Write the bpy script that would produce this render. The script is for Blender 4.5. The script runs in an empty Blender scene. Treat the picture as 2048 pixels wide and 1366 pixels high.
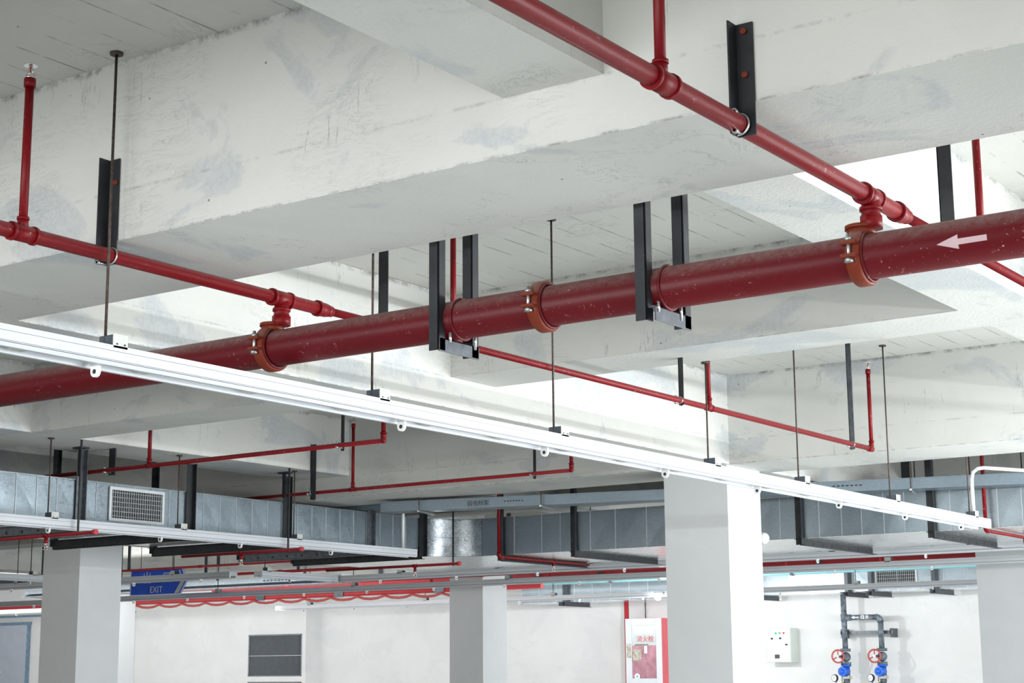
import bpy, math, random
from mathutils import Vector
random.seed(7)
S = 1.7          # metres per survey unit (one unit = camera to main beam soffit height)
H0 = 1.05        # camera height over the floor, metres
FLOOR = -H0 / S
col = bpy.context.scene.collection

# ------------------------------------------------------------------ camera
cam_d = bpy.data.cameras.new('camera'); cam = bpy.data.objects.new('camera', cam_d); col.objects.link(cam)
cam_d.sensor_width = 36.0; cam_d.lens = 3366.5 / 2048 * 36.0; cam_d.clip_end = 200; cam_d.clip_start = 0.05
pit, yaw, rol = 0.193791, 0.609729, -0.0077332
c_, s_ = math.cos, math.sin
F = Vector((-s_(yaw) * c_(pit), c_(yaw) * c_(pit), s_(pit)))
R = Vector((c_(yaw), s_(yaw), 0)); Uv = R.cross(F)
R2 = R * c_(rol) + Uv * s_(rol); U2 = Uv * c_(rol) - R * s_(rol)
from mathutils import Matrix
M3 = Matrix((R2, U2, -F)).transposed()
cam.matrix_world = Matrix.Translation((0, 0, H0)) @ M3.to_4x4()
bpy.context.scene.camera = cam
sc = bpy.context.scene
sc.view_settings.view_transform = 'Standard'; sc.view_settings.look = 'None'
sc.view_settings.gamma = 1; sc.view_settings.exposure = 0.14; sc.view_settings.use_curve_mapping = False

# ------------------------------------------------------------------ world, lamps and added fill
w = bpy.data.worlds.new('world'); sc.world = w; w.use_nodes = True
bg = w.node_tree.nodes['Background']; bg.inputs[0].default_value = (1.0, 0.985, 0.95, 1); bg.inputs[1].default_value = 1.45

def area(name, p, size, energy, rot=(0, 0, 0), colr=(1, 1, 1), spread=180):
    d = bpy.data.lights.new(name, 'AREA'); d.shape = 'RECTANGLE'; d.size = size[0] * S; d.size_y = size[1] * S
    d.energy = energy; d.color = colr; d.spread = math.radians(spread)
    o = bpy.data.objects.new(name, d); col.objects.link(o)
    o.location = (p[0] * S, p[1] * S, p[2] * S + H0); o.rotation_euler = rot
    return o
HP = math.pi / 2
area('overhead_fill_bank', (3.4, 12.0, 0.95), (3.0, 7.0), 500)  # added fill that lights the floor for its bounce, not a real bank
area('overhead_fill_bank', (-5.0, -4.0, 0.95), (12.0, 3.0), 60)  # unseen fill added behind the camera for more floor bounce
area('rear_fill_light', (-4.0, -7.4, 0.15), (14.0, 1.2), 210, (HP, 0, 0), (1, 0.99, 0.96), 60)  # fill added from behind for faces turned to the camera, entrance is invented
# tubes under the track that runs beside and behind the camera (out of frame)
area('tube_or_fill_row', (0.45, 6.5, 0.672), (0.03, 6.4), 255, (0, HP, 0), (0.93, 0.97, 1))       # shines towards -x
area('tube_or_fill_row', (-2.4, 0.90, 0.677), (3.6, 0.02), 85, (HP, 0, 0), (0.90, 0.96, 1))       # shines towards +y
area('low_added_light', (0.50, 6.3, -0.55), (0.03, 6.0), 125, (0, math.radians(105), 0), (0.93, 0.97, 1), 100)  # low strip added to throw the track's shadow band onto the beam
area('tube_or_fill_row', (-7.5, 14.12, 0.672), (9.0, 0.03), 95, (HP, 0, 0))  # row added to brighten the back wall
area('tube_or_fill_row', (-17.5, 13.9, 0.672), (9.0, 0.03), 135, (HP, 0, 0))  # fill row added for the far left wall
area('low_added_light', (-1.3, 5.75, -0.5), (1.6, 0.05), 55, (math.radians(118), 0, 0), (0.93, 0.97, 1), 110)  # low light added to brighten the front of the beam beyond
area('tube_or_fill_row', (-14.0, 11.27, 0.672), (8.0, 0.03), 240, (HP, 0, 0))  # fill row added to lighten the far beam behind the exit sign
area('right_fill_light', (4.0, 10.5, 0.2), (1.2, 10.0), 1750, (0, HP, 0), (0.95, 0.98, 1))  # light added from the right for faces turned that way, ramp is invented

# ------------------------------------------------------------------ materials
MATS = {}
def nmat(name):
    m = bpy.data.materials.new(name); m.use_nodes = True
    nt = m.node_tree; b = nt.nodes['Principled BSDF']; MATS[name] = m
    return m, nt, b
def N(nt, t, **k):
    n = nt.nodes.new(t)
    for a, v in k.items(): setattr(n, a, v)
    return n
def ramp(nt, src, stops):
    r = N(nt, 'ShaderNodeValToRGB'); nt.links.new(src, r.inputs[0])
    e = r.color_ramp.elements
    while len(e) < len(stops): e.new(0.5)
    for q, (p, c) in zip(e, stops):
        q.position = p; q.color = (c[0], c[1], c[2], 1) if len(c) == 3 else c
    return r.outputs[0]
def g(v): return (v, v, v)
def noise(nt, co, scale, detail=4, rough=0.55, dist=0.0):
    n = N(nt, 'ShaderNodeTexNoise'); n.inputs['Scale'].default_value = scale; n.inputs['Detail'].default_value = detail
    n.inputs['Roughness'].default_value = rough; n.inputs['Distortion'].default_value = dist
    nt.links.new(co, n.inputs['Vector']); return n.outputs[0]
def mix(nt, fac, a, b, mode='MIX'):
    m = N(nt, 'ShaderNodeMix', data_type='RGBA', blend_type=mode)
    if isinstance(fac, float): m.inputs[0].default_value = fac
    else: nt.links.new(fac, m.inputs[0])
    for i, v in ((6, a), (7, b)):
        if isinstance(v, tuple): m.inputs[i].default_value = (v[0], v[1], v[2], 1)
        else: nt.links.new(v, m.inputs[i])
    return m.outputs[2]
def mapping(nt, src, sc3=(1, 1, 1), rot=(0, 0, 0)):
    m = N(nt, 'ShaderNodeMapping'); m.inputs['Scale'].default_value = sc3; m.inputs['Rotation'].default_value = rot
    nt.links.new(src, m.inputs['Vector']); return m.outputs[0]
def bump(nt, b, h, strength, dist=0.01):
    n = N(nt, 'ShaderNodeBump'); n.inputs['Strength'].default_value = strength; n.inputs['Distance'].default_value = dist
    nt.links.new(h, n.inputs['Height']); nt.links.new(n.outputs[0], b.inputs['Normal'])
def math_(nt, op, a, b=None):
    m = N(nt, 'ShaderNodeMath', operation=op)
    for i, v in enumerate((a, b)):
        if v is None: continue
        if isinstance(v, (int, float)): m.inputs[i].default_value = v
        else: nt.links.new(v, m.inputs[i])
    return m.outputs[0]

ZS_W, ZM_W, Z2_W = 1.445 * S + H0, 1.0 * S + H0, 1.12 * S + H0
def concrete(name, base, patch, boards=0, dirt=1.0):
    m, nt, b = nmat(name)
    pos = N(nt, 'ShaderNodeNewGeometry').outputs['Position']
    n1 = noise(nt, pos, 1.1, 6, 0.6, 0.6)
    n2 = noise(nt, mapping(nt, pos, (1, 1, 1.5)), 1.25, 9, 0.58, 0.7)
    n3 = noise(nt, pos, 46, 3, 0.7)
    broad = ramp(nt, n1, [(0.36, g(0)), (0.62, g(1))])
    c1 = mix(nt, broad, base, tuple(v * 0.94 for v in base))
    pm = ramp(nt, n2, [(0.555, g(0)), (0.585, g(0.55)), (0.72, g(1))])
    speck = ramp(nt, n3, [(0.40, g(0.55)), (0.62, g(1))])
    pm2 = mix(nt, 1.0, pm, speck, 'MULTIPLY')
    c2 = mix(nt, pm2, c1, patch)
    # pinholes and hairline scuffs
    v = N(nt, 'ShaderNodeTexVoronoi'); v.inputs['Scale'].default_value = 5.5; nt.links.new(pos, v.inputs['Vector'])
    dots = ramp(nt, v.outputs['Distance'], [(0.022, g(1)), (0.040, g(0))])
    c3 = mix(nt, mix(nt, 1.0, dots, g(0.75 * dirt), 'MULTIPLY'), c2, (0.06, 0.06, 0.055))
    n5 = noise(nt, mapping(nt, pos, (1.0, 1.0, 5.0)), 3.0, 10, 0.75, 1.5)
    cr = ramp(nt, n5, [(0.492, g(0)), (0.5, g(1)), (0.508, g(0))])
    n6 = noise(nt, pos, 1.7, 2, 0.5)
    msk = ramp(nt, n6, [(0.56, g(0)), (0.66, g(0.65 * dirt))])
    c4 = mix(nt, mix(nt, 1.0, cr, msk, 'MULTIPLY'), c3, (0.16, 0.16, 0.15))
    out = c4
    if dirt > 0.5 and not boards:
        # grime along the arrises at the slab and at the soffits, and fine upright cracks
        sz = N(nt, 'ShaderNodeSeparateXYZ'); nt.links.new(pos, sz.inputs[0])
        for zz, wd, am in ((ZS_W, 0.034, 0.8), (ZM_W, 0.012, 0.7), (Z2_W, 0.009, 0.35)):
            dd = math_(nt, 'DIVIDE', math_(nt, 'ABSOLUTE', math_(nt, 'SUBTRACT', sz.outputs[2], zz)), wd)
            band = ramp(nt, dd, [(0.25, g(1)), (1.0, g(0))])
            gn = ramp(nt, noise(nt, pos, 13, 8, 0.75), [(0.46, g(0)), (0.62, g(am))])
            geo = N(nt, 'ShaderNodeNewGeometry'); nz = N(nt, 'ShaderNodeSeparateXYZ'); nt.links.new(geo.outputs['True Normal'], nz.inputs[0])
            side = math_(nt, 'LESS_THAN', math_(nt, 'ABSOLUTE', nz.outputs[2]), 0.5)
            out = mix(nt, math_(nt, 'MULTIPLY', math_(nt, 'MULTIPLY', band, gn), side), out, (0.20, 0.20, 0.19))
        vc = noise(nt, mapping(nt, pos, (2.2, 2.2, 0.22)), 1.6, 7, 0.6, 0.3)
        ck = ramp(nt, vc, [(0.4965, g(0)), (0.5, g(1)), (0.5035, g(0))])
        vm = ramp(nt, noise(nt, mapping(nt, pos, (1, 1, 1.8)), 1.9, 4), [(0.52, g(0)), (0.62, g(0.6))])
        out = mix(nt, math_(nt, 'MULTIPLY', ck, vm), out, (0.15, 0.15, 0.15))
    if boards:
        sx = N(nt, 'ShaderNodeSeparateXYZ'); nt.links.new(pos, sx.inputs[0])
        wob = noise(nt, mapping(nt, pos, (0.3, 0.25, 0.3)), 2.0, 2)
        xx = math_(nt, 'ADD', math_(nt, 'MULTIPLY', sx.outputs[0], 1 / 0.19), math_(nt, 'MULTIPLY', wob, 0.18))
        fr = math_(nt, 'ABSOLUTE', math_(nt, 'SUBTRACT', math_(nt, 'FRACT', xx), 0.5))
        ln = ramp(nt, fr, [(0.0, g(1)), (0.018, g(0.9)), (0.040, g(0))])
        brk = ramp(nt, noise(nt, mapping(nt, pos, (2.0, 1.2, 1)), 2.2, 5, 0.7), [(0.47, g(0)), (0.60, g(0.8))])
        out = mix(nt, mix(nt, 1.0, ln, brk, 'MULTIPLY'), out, (0.22, 0.22, 0.21))
    nt.links.new(out, b.inputs['Base Color'])
    b.inputs['Roughness'].default_value = 0.85; b.inputs['Specular IOR Level'].default_value = 0.25
    hh = mix(nt, 0.5, n2, n3)
    bump(nt, b, hh, 0.35, 0.012)
    return m
M_CONC = concrete('painted_concrete', (0.685, 0.685, 0.655), (0.47, 0.505, 0.54))
M_SLAB = concrete('painted_slab_concrete', (0.64, 0.64, 0.60), (0.585, 0.59, 0.57), boards=1)
M_COL = concrete('smooth_painted_column', (0.66, 0.68, 0.69), (0.63, 0.65, 0.67), dirt=0.1)
M_WALL = concrete('painted_wall', (0.74, 0.75, 0.75), (0.66, 0.68, 0.69), dirt=0.25)

def floor_mat():
    m, nt, b = nmat('floor_epoxy')
    pos = N(nt, 'ShaderNodeNewGeometry').outputs['Position']
    nt.links.new(ramp(nt, noise(nt, pos, 0.8, 5), [(0.3, (0.66, 0.69, 0.68)), (0.7, (0.72, 0.74, 0.72))]), b.inputs['Base Color'])
    b.inputs['Roughness'].default_value = 0.35
    return m
M_FLOOR = floor_mat()

def red_paint(name, base, dust=0.5, fleck=1.0):
    m, nt, b = nmat(name)
    ge = N(nt, 'ShaderNodeNewGeometry'); pos = ge.outputs['Position']
    sx = N(nt, 'ShaderNodeSeparateXYZ'); nt.links.new(ge.outputs['True Normal'], sx.inputs[0])
    up = ramp(nt, sx.outputs[2], [(-0.02 + 0.02, g(0)), (0.12, g(0)), (0.62, g(dust))])       # settled dust on the upper side
    dn = ramp(nt, noise(nt, pos, 38, 6, 0.75), [(0.35, g(0.25)), (0.7, g(1))])
    tone = ramp(nt, noise(nt, pos, 3.0, 4), [(0.3, g(0)), (0.7, g(1))])
    c0 = mix(nt, tone, base, tuple(v * 0.86 for v in base))
    c1 = mix(nt, mix(nt, 1.0, up, dn, 'MULTIPLY'), c0, (0.30, 0.24, 0.22))
    low = ramp(nt, sx.outputs[2], [(0.0, g(1)), (0.55, g(0.55))])
    fl = ramp(nt, noise(nt, mapping(nt, pos, (1, 1, 1)), 55, 5, 0.8, 0.3), [(0.625, g(0)), (0.655, g(0.9 * fleck))])
    fm = ramp(nt, noise(nt, pos, 4.5, 3), [(0.46, g(0)), (0.6, g(1))])
    f2 = mix(nt, 1.0, mix(nt, 1.0, fl, fm, 'MULTIPLY'), low, 'MULTIPLY')
    c2 = mix(nt, f2, c1, (0.62, 0.45, 0.48))
    nt.links.new(c2, b.inputs['Base Color'])
    b.inputs['Roughness'].default_value = 0.42; b.inputs['Specular IOR Level'].default_value = 0.25
    bump(nt, b, noise(nt, pos, 60, 3), 0.08, 0.003)
    return m
M_RED = red_paint('red_gloss_paint', (0.12, 0.003, 0.007))
M_REDP = red_paint('red_sprinkler_paint', (0.20, 0.003, 0.007), 0.35)
M_REDF = red_paint('haze_paled_red_paint', (0.50, 0.045, 0.055), 0.2, 0.3)  # far pipes: paler red, haze and overexposure put into the colour
M_RUST = red_paint('orange_iron_coupling', (0.20, 0.030, 0.012), 0.55, 0.3)

def simple(name, c, rough=0.5, metal=0.0, var=0.12, vs=12, bmp=0.0, spec=0.5):
    m, nt, b = nmat(name)
    pos = N(nt, 'ShaderNodeNewGeometry').outputs['Position']
    cc = ramp(nt, noise(nt, pos, vs, 5, 0.6), [(0.3, tuple(v * (1 - var) for v in c)), (0.7, tuple(min(1, v * (1 + var)) for v in c))])
    nt.links.new(cc, b.inputs['Base Color']); b.inputs['Roughness'].default_value = rough; b.inputs['Metallic'].default_value = metal
    b.inputs['Specular IOR Level'].default_value = spec
    if bmp: bump(nt, b, noise(nt, pos, vs * 4, 3), bmp, 0.003)
    return m
def black_steel():
    m, nt, b = nmat('black_painted_steel')
    pos = N(nt, 'ShaderNodeNewGeometry').outputs['Position']
    base = ramp(nt, noise(nt, pos, 9, 5), [(0.3, (0.012, 0.014, 0.017)), (0.7, (0.030, 0.033, 0.038))])
    rm = ramp(nt, noise(nt, pos, 30, 6, 0.7), [(0.66, g(0)), (0.74, g(0.8))])
    c1 = mix(nt, rm, base, (0.10, 0.05, 0.025))
    wf = ramp(nt, noise(nt, pos, 70, 4, 0.8), [(0.70, g(0)), (0.73, g(0.7))])
    c2 = mix(nt, wf, c1, (0.5, 0.5, 0.48))
    nt.links.new(c2, b.inputs['Base Color']); b.inputs['Roughness'].default_value = 0.45; b.inputs['Specular IOR Level'].default_value = 0.4
    return m
M_BLACK = black_steel()
M_GREYST = simple('grey_primed_steel', (0.085, 0.095, 0.11), 0.4, 0.3, 0.35, 18, 0.1)
M_STRUT = simple('dark_galvanised_strut', (0.13, 0.145, 0.165), 0.35, 0.5, 0.3, 20, 0.1)
M_SEAM = simple('bright_seam_metal', (0.62, 0.66, 0.70), 0.3, 0.5, 0.1)
M_WHITE = simple('white_powder_coat', (0.64, 0.67, 0.71), 0.32, 0.0, 0.03, 3)
M_WHITE2 = simple('white_plastic', (0.78, 0.79, 0.78), 0.35, 0.0, 0.03)
M_CLIP = simple('dull_white_clip_plate', (0.62, 0.64, 0.60), 0.5, 0.0, 0.1)
M_CLIPB = simple('blue_grey_clip_body', (0.07, 0.085, 0.11), 0.4)
M_DARK = simple('dark_gap', (0.02, 0.022, 0.024), 0.7)
M_ZINC = simple('zinc_plated_steel', (0.55, 0.56, 0.56), 0.3, 0.9, 0.15, 60)
M_ROD = simple('threaded_rod_steel', (0.09, 0.065, 0.055), 0.55, 0.5, 0.5, 60, 0.4)
M_CHROME = simple('chrome', (0.8, 0.8, 0.8), 0.12, 1.0, 0.02)
M_BULB = simple('red_glass_bulb', (0.5, 0.02, 0.01), 0.1)
M_FRAME = simple('white_grille_frame', (0.66, 0.69, 0.71), 0.4, 0.2, 0.05)
M_TEAL = simple('teal_painted_pipe', (0.16, 0.36, 0.40), 0.4, 0, 0.08)
M_BLUE = simple('blue_valve_paint', (0.015, 0.12, 0.62), 0.3, 0, 0.1)
M_WHEEL = simple('red_handwheel_paint', (0.42, 0.06, 0.055), 0.4, 0, 0.1)
M_LAG = simple('dark_grey_lagged_pipe', (0.13, 0.16, 0.19), 0.6, 0.1, 0.8, 14, 0.2)
M_BRASS = simple('brass', (0.35, 0.28, 0.12), 0.35, 0.8, 0.1)
M_SIGN = simple('blue_sign_face', (0.035, 0.13, 0.80), 0.22, 0, 0.15, 4)
M_SIGNW = simple('white_sign_vinyl', (0.80, 0.83, 0.90), 0.35, 0, 0.02)
M_DOOR = simple('grey_steel_door', (0.46, 0.50, 0.58), 0.4, 0.1, 0.05, 3)
M_DOORF = simple('blue_grey_door_frame', (0.16, 0.26, 0.36), 0.45, 0, 0.3, 20)
M_BOX = simple('cream_control_box', (0.62, 0.68, 0.63), 0.4, 0, 0.03)
M_PINK = simple('red_cabinet_side', (0.62, 0.10, 0.12), 0.35, 0, 0.05)
M_GLASSP = simple('cabinet_glass_pink', (0.42, 0.20, 0.25), 0.15, 0, 0.35, 5)  # pinkish red lower pane
M_GLASSG = simple('cabinet_glass_pale', (0.52, 0.56, 0.57), 0.15, 0, 0.12, 6)
M_REDT = simple('red_lettering', (0.62, 0.03, 0.03), 0.4)
M_LOUV = simple('grey_louver_blade', (0.24, 0.26, 0.285), 0.45, 0.3, 0.1)
M_PAPER = simple('paper_notice', (0.45, 0.43, 0.36), 0.8, 0, 0.5, 24)
M_INK = simple('dark_stencil_ink', (0.05, 0.045, 0.06), 0.7)
M_INKG = simple('grey_stencil_ink', (0.065, 0.06, 0.07), 0.7, 0, 0.4, 80)
M_ARROW = simple('pale_pink_arrow_paint', (0.62, 0.44, 0.47), 0.6, 0, 0.06, 20)
M_GREEN = simple('green_button', (0.02, 0.45, 0.25), 0.3)
M_REDB = simple('red_button', (0.6, 0.02, 0.03), 0.3)

def galv(name, c, sc_=95, rough=0.34, metal=0.85, stain=0.0):
    m, nt, b = nmat(name)
    pos = N(nt, 'ShaderNodeNewGeometry').outputs['Position']
    v = N(nt, 'ShaderNodeTexVoronoi'); v.inputs['Scale'].default_value = sc_; nt.links.new(pos, v.inputs['Vector'])
    bw = N(nt, 'ShaderNodeRGBToBW'); nt.links.new(v.outputs['Color'], bw.inputs[0])
    c1 = ramp(nt, bw.outputs[0], [(0.1, tuple(x * 0.90 for x in c)), (0.9, tuple(x * 1.08 for x in c))])
    if stain:
        st = ramp(nt, noise(nt, pos, 16, 6, 0.75), [(0.56, g(0)), (0.64, g(stain))])
        c1 = mix(nt, st, c1, (0.10, 0.10, 0.10))
    nt.links.new(c1, b.inputs['Base Color']); b.inputs['Metallic'].default_value = metal
    r = ramp(nt, bw.outputs[0], [(0, g(rough * 0.8)), (1, g(rough * 1.3))]); nt.links.new(r, b.inputs['Roughness'])
    bump(nt, b, noise(nt, pos, 2.2, 3), 0.25, 0.03)
    return m
M_GALV = galv('galvanised_sheet', (0.31, 0.37, 0.41))
M_GALVD = galv('stained_galvanised_sheet', (0.42, 0.46, 0.49), 90, 0.25, 0.9, 0.6)
M_GALVB = galv('brightened_galvanised_underside', (0.86, 0.88, 0.89), 60, 0.22, 0.75)  # lighter sheet, the underside's bright reflection put into its colour
M_TRAY = galv('galvanised_cable_tray', (0.20, 0.25, 0.29), 60, 0.4, 0.6)

def emis(name, c, e):
    m, nt, b = nmat(name); b.inputs['Emission Color'].default_value = (*c, 1); b.inputs['Emission Strength'].default_value = e
    b.inputs['Base Color'].default_value = (*c, 1); return m
M_LAMP = emis('lit_tube_end', (0.95, 0.98, 1), 60)

# ------------------------------------------------------------------ mesh builder (survey units)
class MB:
    def __init__(s): s.v = []; s.f = []; s.sm = []
    def add(s, vs, fs, smooth=False):
        o = len(s.v); s.v += [tuple(p) for p in vs]; s.f += [tuple(i + o for i in f) for f in fs]; s.sm += [smooth] * len(fs); return s
    def box(s, a, b):
        x0, x1 = sorted((a[0], b[0])); y0, y1 = sorted((a[1], b[1])); z0, z1 = sorted((a[2], b[2]))
        v = [(x, y, z) for x in (x0, x1) for y in (y0, y1) for z in (z0, z1)]
        return s.add(v, [(0, 1, 3, 2), (4, 6, 7, 5), (0, 4, 5, 1), (2, 3, 7, 6), (0, 2, 6, 4), (1, 5, 7, 3)])
    def bar(s, p, q, wd, ht, up=(0, 0, 1)):
        p, q, up = Vector(p), Vector(q), Vector(up); d = (q - p).normalized()
        sd = d.cross(up).normalized() * wd / 2; u = sd.cross(d).normalized() * ht / 2
        v = [p - sd - u, p + sd - u, p + sd + u, p - sd + u, q - sd - u, q + sd - u, q + sd + u, q - sd + u]
        return s.add(v, [(3, 2, 1, 0), (4, 5, 6, 7), (0, 1, 5, 4), (1, 2, 6, 5), (2, 3, 7, 6), (3, 0, 4, 7)])
    def cyl(s, p, q, r, n=20, r2=None, cap=True):
        p, q = Vector(p), Vector(q); d = (q - p).normalized(); r2 = r if r2 is None else r2
        a = Vector((0, 0, 1)) if abs(d.z) < 0.9 else Vector((1, 0, 0)); u = d.cross(a).normalized(); v = d.cross(u)
        vs = []
        for c, rr in ((p, r), (q, r2)):
            vs += [c + (u * math.cos(t) + v * math.sin(t)) * rr for t in [2 * math.pi * i / n for i in range(n)]]
        s.add(vs, [(i, (i + 1) % n, n + (i + 1) % n, n + i) for i in range(n)], True)
        if cap:
            o = len(s.v) - 2 * n
            s.f += [tuple(o + i for i in reversed(range(n))), tuple(o + n + i for i in range(n))]; s.sm += [False, False]
        return s
    def tube(s, pts, r, n=14):
        pts = [Vector(p) for p in pts]; rings = []; prev = None
        for i, p in enumerate(pts):
            d = (pts[min(i + 1, len(pts) - 1)] - pts[max(i - 1, 0)]).normalized()
            if prev is None:
                a = Vector((0, 0, 1)) if abs(d.z) < 0.9 else Vector((1, 0, 0)); u = d.cross(a).normalized()
            else: u = (prev - d * prev.dot(d)).normalized()
            prev = u; v = d.cross(u)
            rings.append([p + (u * math.cos(t) + v * math.sin(t)) * r for t in [2 * math.pi * k / n for k in range(n)]])
        vs = [q for rg in rings for q in rg]; fs = []
        for i in range(len(pts) - 1):
            fs += [(i * n + k, i * n + (k + 1) % n, (i + 1) * n + (k + 1) % n, (i + 1) * n + k) for k in range(n)]
        s.add(vs, fs, True)
        o = len(s.v) - len(vs); s.f += [tuple(o + k for k in reversed(range(n))), tuple(o + len(vs) - n + k for k in range(n))]; s.sm += [False, False]
        return s
    def sphere(s, c, r, n=14, m=8, half=0):
        c = Vector(c); vs = []; fs = []
        for i in range(m + 1):
            t = math.pi * i / m
            for k in range(n):
                a = 2 * math.pi * k / n
                vs.append(c + Vector((math.sin(t) * math.cos(a), math.sin(t) * math.sin(a), math.cos(t))) * r)
        for i in range(m):
            fs += [(i * n + k, (i + 1) * n + k, (i + 1) * n + (k + 1) % n, i * n + (k + 1) % n) for k in range(n)]
        return s.add(vs, fs, True)
    def torus(s, c, ax, R_, r, n=32, m=10, a0=0, a1=2 * math.pi):
        c = Vector(c); ax = Vector(ax).normalized(); a = Vector((0, 0, 1)) if abs(ax.z) < 0.9 else Vector((1, 0, 0))
        u = ax.cross(a).normalized(); v = ax.cross(u); full = abs(a1 - a0 - 2 * math.pi) < 1e-6
        k_ = n if full else n + 1; vs = []; fs = []
        for i in range(k_):
            t = a0 + (a1 - a0) * i / n; d = u * math.cos(t) + v * math.sin(t)
            for j in range(m):
                q = 2 * math.pi * j / m; vs.append(c + d * (R_ + r * math.cos(q)) + ax * r * math.sin(q))
        for i in range(n if full else n):
            i2 = (i + 1) % k_
            fs += [(i * m + j, i2 * m + j, i2 * m + (j + 1) % m, i * m + (j + 1) % m) for j in range(m)]
        return s.add(vs, fs, True)
    def prism(s, poly, axis, a, b):
        """polygon (2D) extruded along an axis: 0=x 1=y 2=z"""
        def P(p, t): return {0: (t, p[0], p[1]), 1: (p[0], t, p[1]), 2: (p[0], p[1], t)}[axis]
        n = len(poly); vs = [P(p, a) for p in poly] + [P(p, b) for p in poly]
        return s.add(vs, [tuple(range(n)), tuple(reversed(range(n, 2 * n)))] + [(i, n + i, n + (i + 1) % n, (i + 1) % n) for i in range(n)])
    def build(s, name, mat, parent=None, origin=None, bevel=0):
        og = Vector(parent['_o']) if parent is not None else Vector(origin or (0, 0, 0))
        me = bpy.data.meshes.new(name)
        me.from_pydata([((p[0] - og[0]) * S, (p[1] - og[1]) * S, (p[2] - og[2]) * S) for p in s.v], [], s.f)
        me.polygons.foreach_set('use_smooth', s.sm); me.update(); me.materials.append(mat)
        import bmesh
        bm = bmesh.new(); bm.from_mesh(me); bmesh.ops.recalc_face_normals(bm, faces=bm.faces); bm.to_mesh(me); bm.free()
        o = bpy.data.objects.new(name, me); col.objects.link(o)
        if parent is not None: o.parent = parent
        else: o.location = (og[0] * S, og[1] * S, og[2] * S + H0)
        o['_o'] = tuple(og)
        if bevel:
            bv = o.modifiers.new('bevel', 'BEVEL'); bv.width = bevel * S; bv.segments = 2; bv.limit_method = 'ANGLE'
        return o
def thing(name, label, cat, o, group=None):
    e = bpy.data.objects.new(name, None); col.objects.link(e); e.empty_display_size = 0.05
    e.location = (o[0] * S, o[1] * S, o[2] * S + H0); e['_o'] = tuple(o); e['label'] = label; e['category'] = cat
    if group: e['group'] = group
    return e
def tag(o, label, cat, group=None):
    o['label'] = label; o['category'] = cat
    if group: o['group'] = group
    return o
def part(src, name, parent, off):
    """copy of an existing part mesh, moved by off (survey units)"""
    o = src.copy(); o.name = name; col.objects.link(o); o.parent = parent
    o.location = Vector(src.location) + Vector(off) * S
    return o
def struct(name, mb, mat, label=None):
    o = mb.build(name, mat); o['kind'] = 'structure'
    if label: o['label'] = label
    return o
def text(txt, name, mat, parent, p, size, xdir=(1, 0, 0), up=(0, 0, 1), ext=0.0008, label=None):
    """flat lettering, turned into a mesh"""
    cu = bpy.data.curves.new(name, 'FONT'); cu.body = txt; cu.size = size * S; cu.align_x = 'CENTER'; cu.align_y = 'CENTER'; cu.extrude = ext
    t = bpy.data.objects.new(name + '_curve', cu); col.objects.link(t)
    dg = bpy.context.evaluated_depsgraph_get(); dg.update()
    me = bpy.data.meshes.new_from_object(t.evaluated_get(dg)); bpy.data.objects.remove(t)
    me.materials.clear(); me.materials.append(mat)
    o = bpy.data.objects.new(name, me); col.objects.link(o); o.parent = parent
    x = Vector(xdir).normalized(); u = Vector(up).normalized(); z = x.cross(u)
    og = Vector(parent['_o']); m = Matrix((x, u, z)).transposed().to_4x4()
    m.translation = (Vector(p) - og) * S
    o.matrix_local = m; o['_o'] = tuple(og)
    if label: o['label'] = label
    return o

# ================================================================== STRUCTURE
struct('floor', MB().box((-26, -8, FLOOR - 0.06), (7, 17, FLOOR)), M_FLOOR)
ZS = 1.445
struct('ceiling', MB().box((-26, -8, ZS), (7, 17, ZS + 0.1)), M_SLAB)
ZM, Z2 = 1.0, 1.12
mainB = [(-13.71, -13.33), (-8.985, -8.605), (-4.25, -3.87), (0.47, 0.85), (5.2, 5.58)]
secB = [(-16.05, -15.7), (-11.4, -11.05), (-6.73, -6.335), (-1.84, -1.605), (2.8, 3.1)]
mainA = [(-6.6, -6.2), (-2.2, -1.75), (2.611, 3.063), (7.41, 7.86), (11.88, 12.30)]
secA = [(0.15, 0.45), (5.125, 5.42), (9.6, 9.9), (14.1, 14.4)]
def top_at(x, y):
    for a, b in mainA:
        if a - 0.012 < y < b + 0.012: return ZM
    for a, b in mainB:
        if a - 0.012 < x < b + 0.012: return ZM
    for a, b in secA:
        if a - 0.012 < y < b + 0.012: return Z2
    for a, b in secB:
        if a - 0.012 < x < b + 0.012: return Z2
    return ZS
for i, (a, b) in enumerate(mainA):
    struct('concrete_beam', MB().box((-26, a, ZM), (7, b, ZS)), M_CONC)
cuts = sorted(mainA)
def spans(cs, lo, hi):
    out = []; p = lo
    for a, b in sorted(cs):
        if a > p: out.append((p, a))
        p = max(p, b)
    if p < hi: out.append((p, hi))
    return out
for (a, b) in mainB:
    for (y0, y1) in spans(mainA, -8, 16.3): struct('concrete_beam', MB().box((a, y0, ZM), (b, y1, ZS)), M_CONC)
for (a, b) in secA:
    for (x0, x1) in spans(mainB, -26, 7): struct('concrete_beam', MB().box((x0, a, Z2), (x1, b, ZS)), M_CONC)
for (a, b) in secB:
    for (y0, y1) in spans(mainA + secA, -8, 16.3): struct('concrete_beam', MB().box((a, y0, Z2), (b, y1, ZS)), M_CONC)
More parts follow.
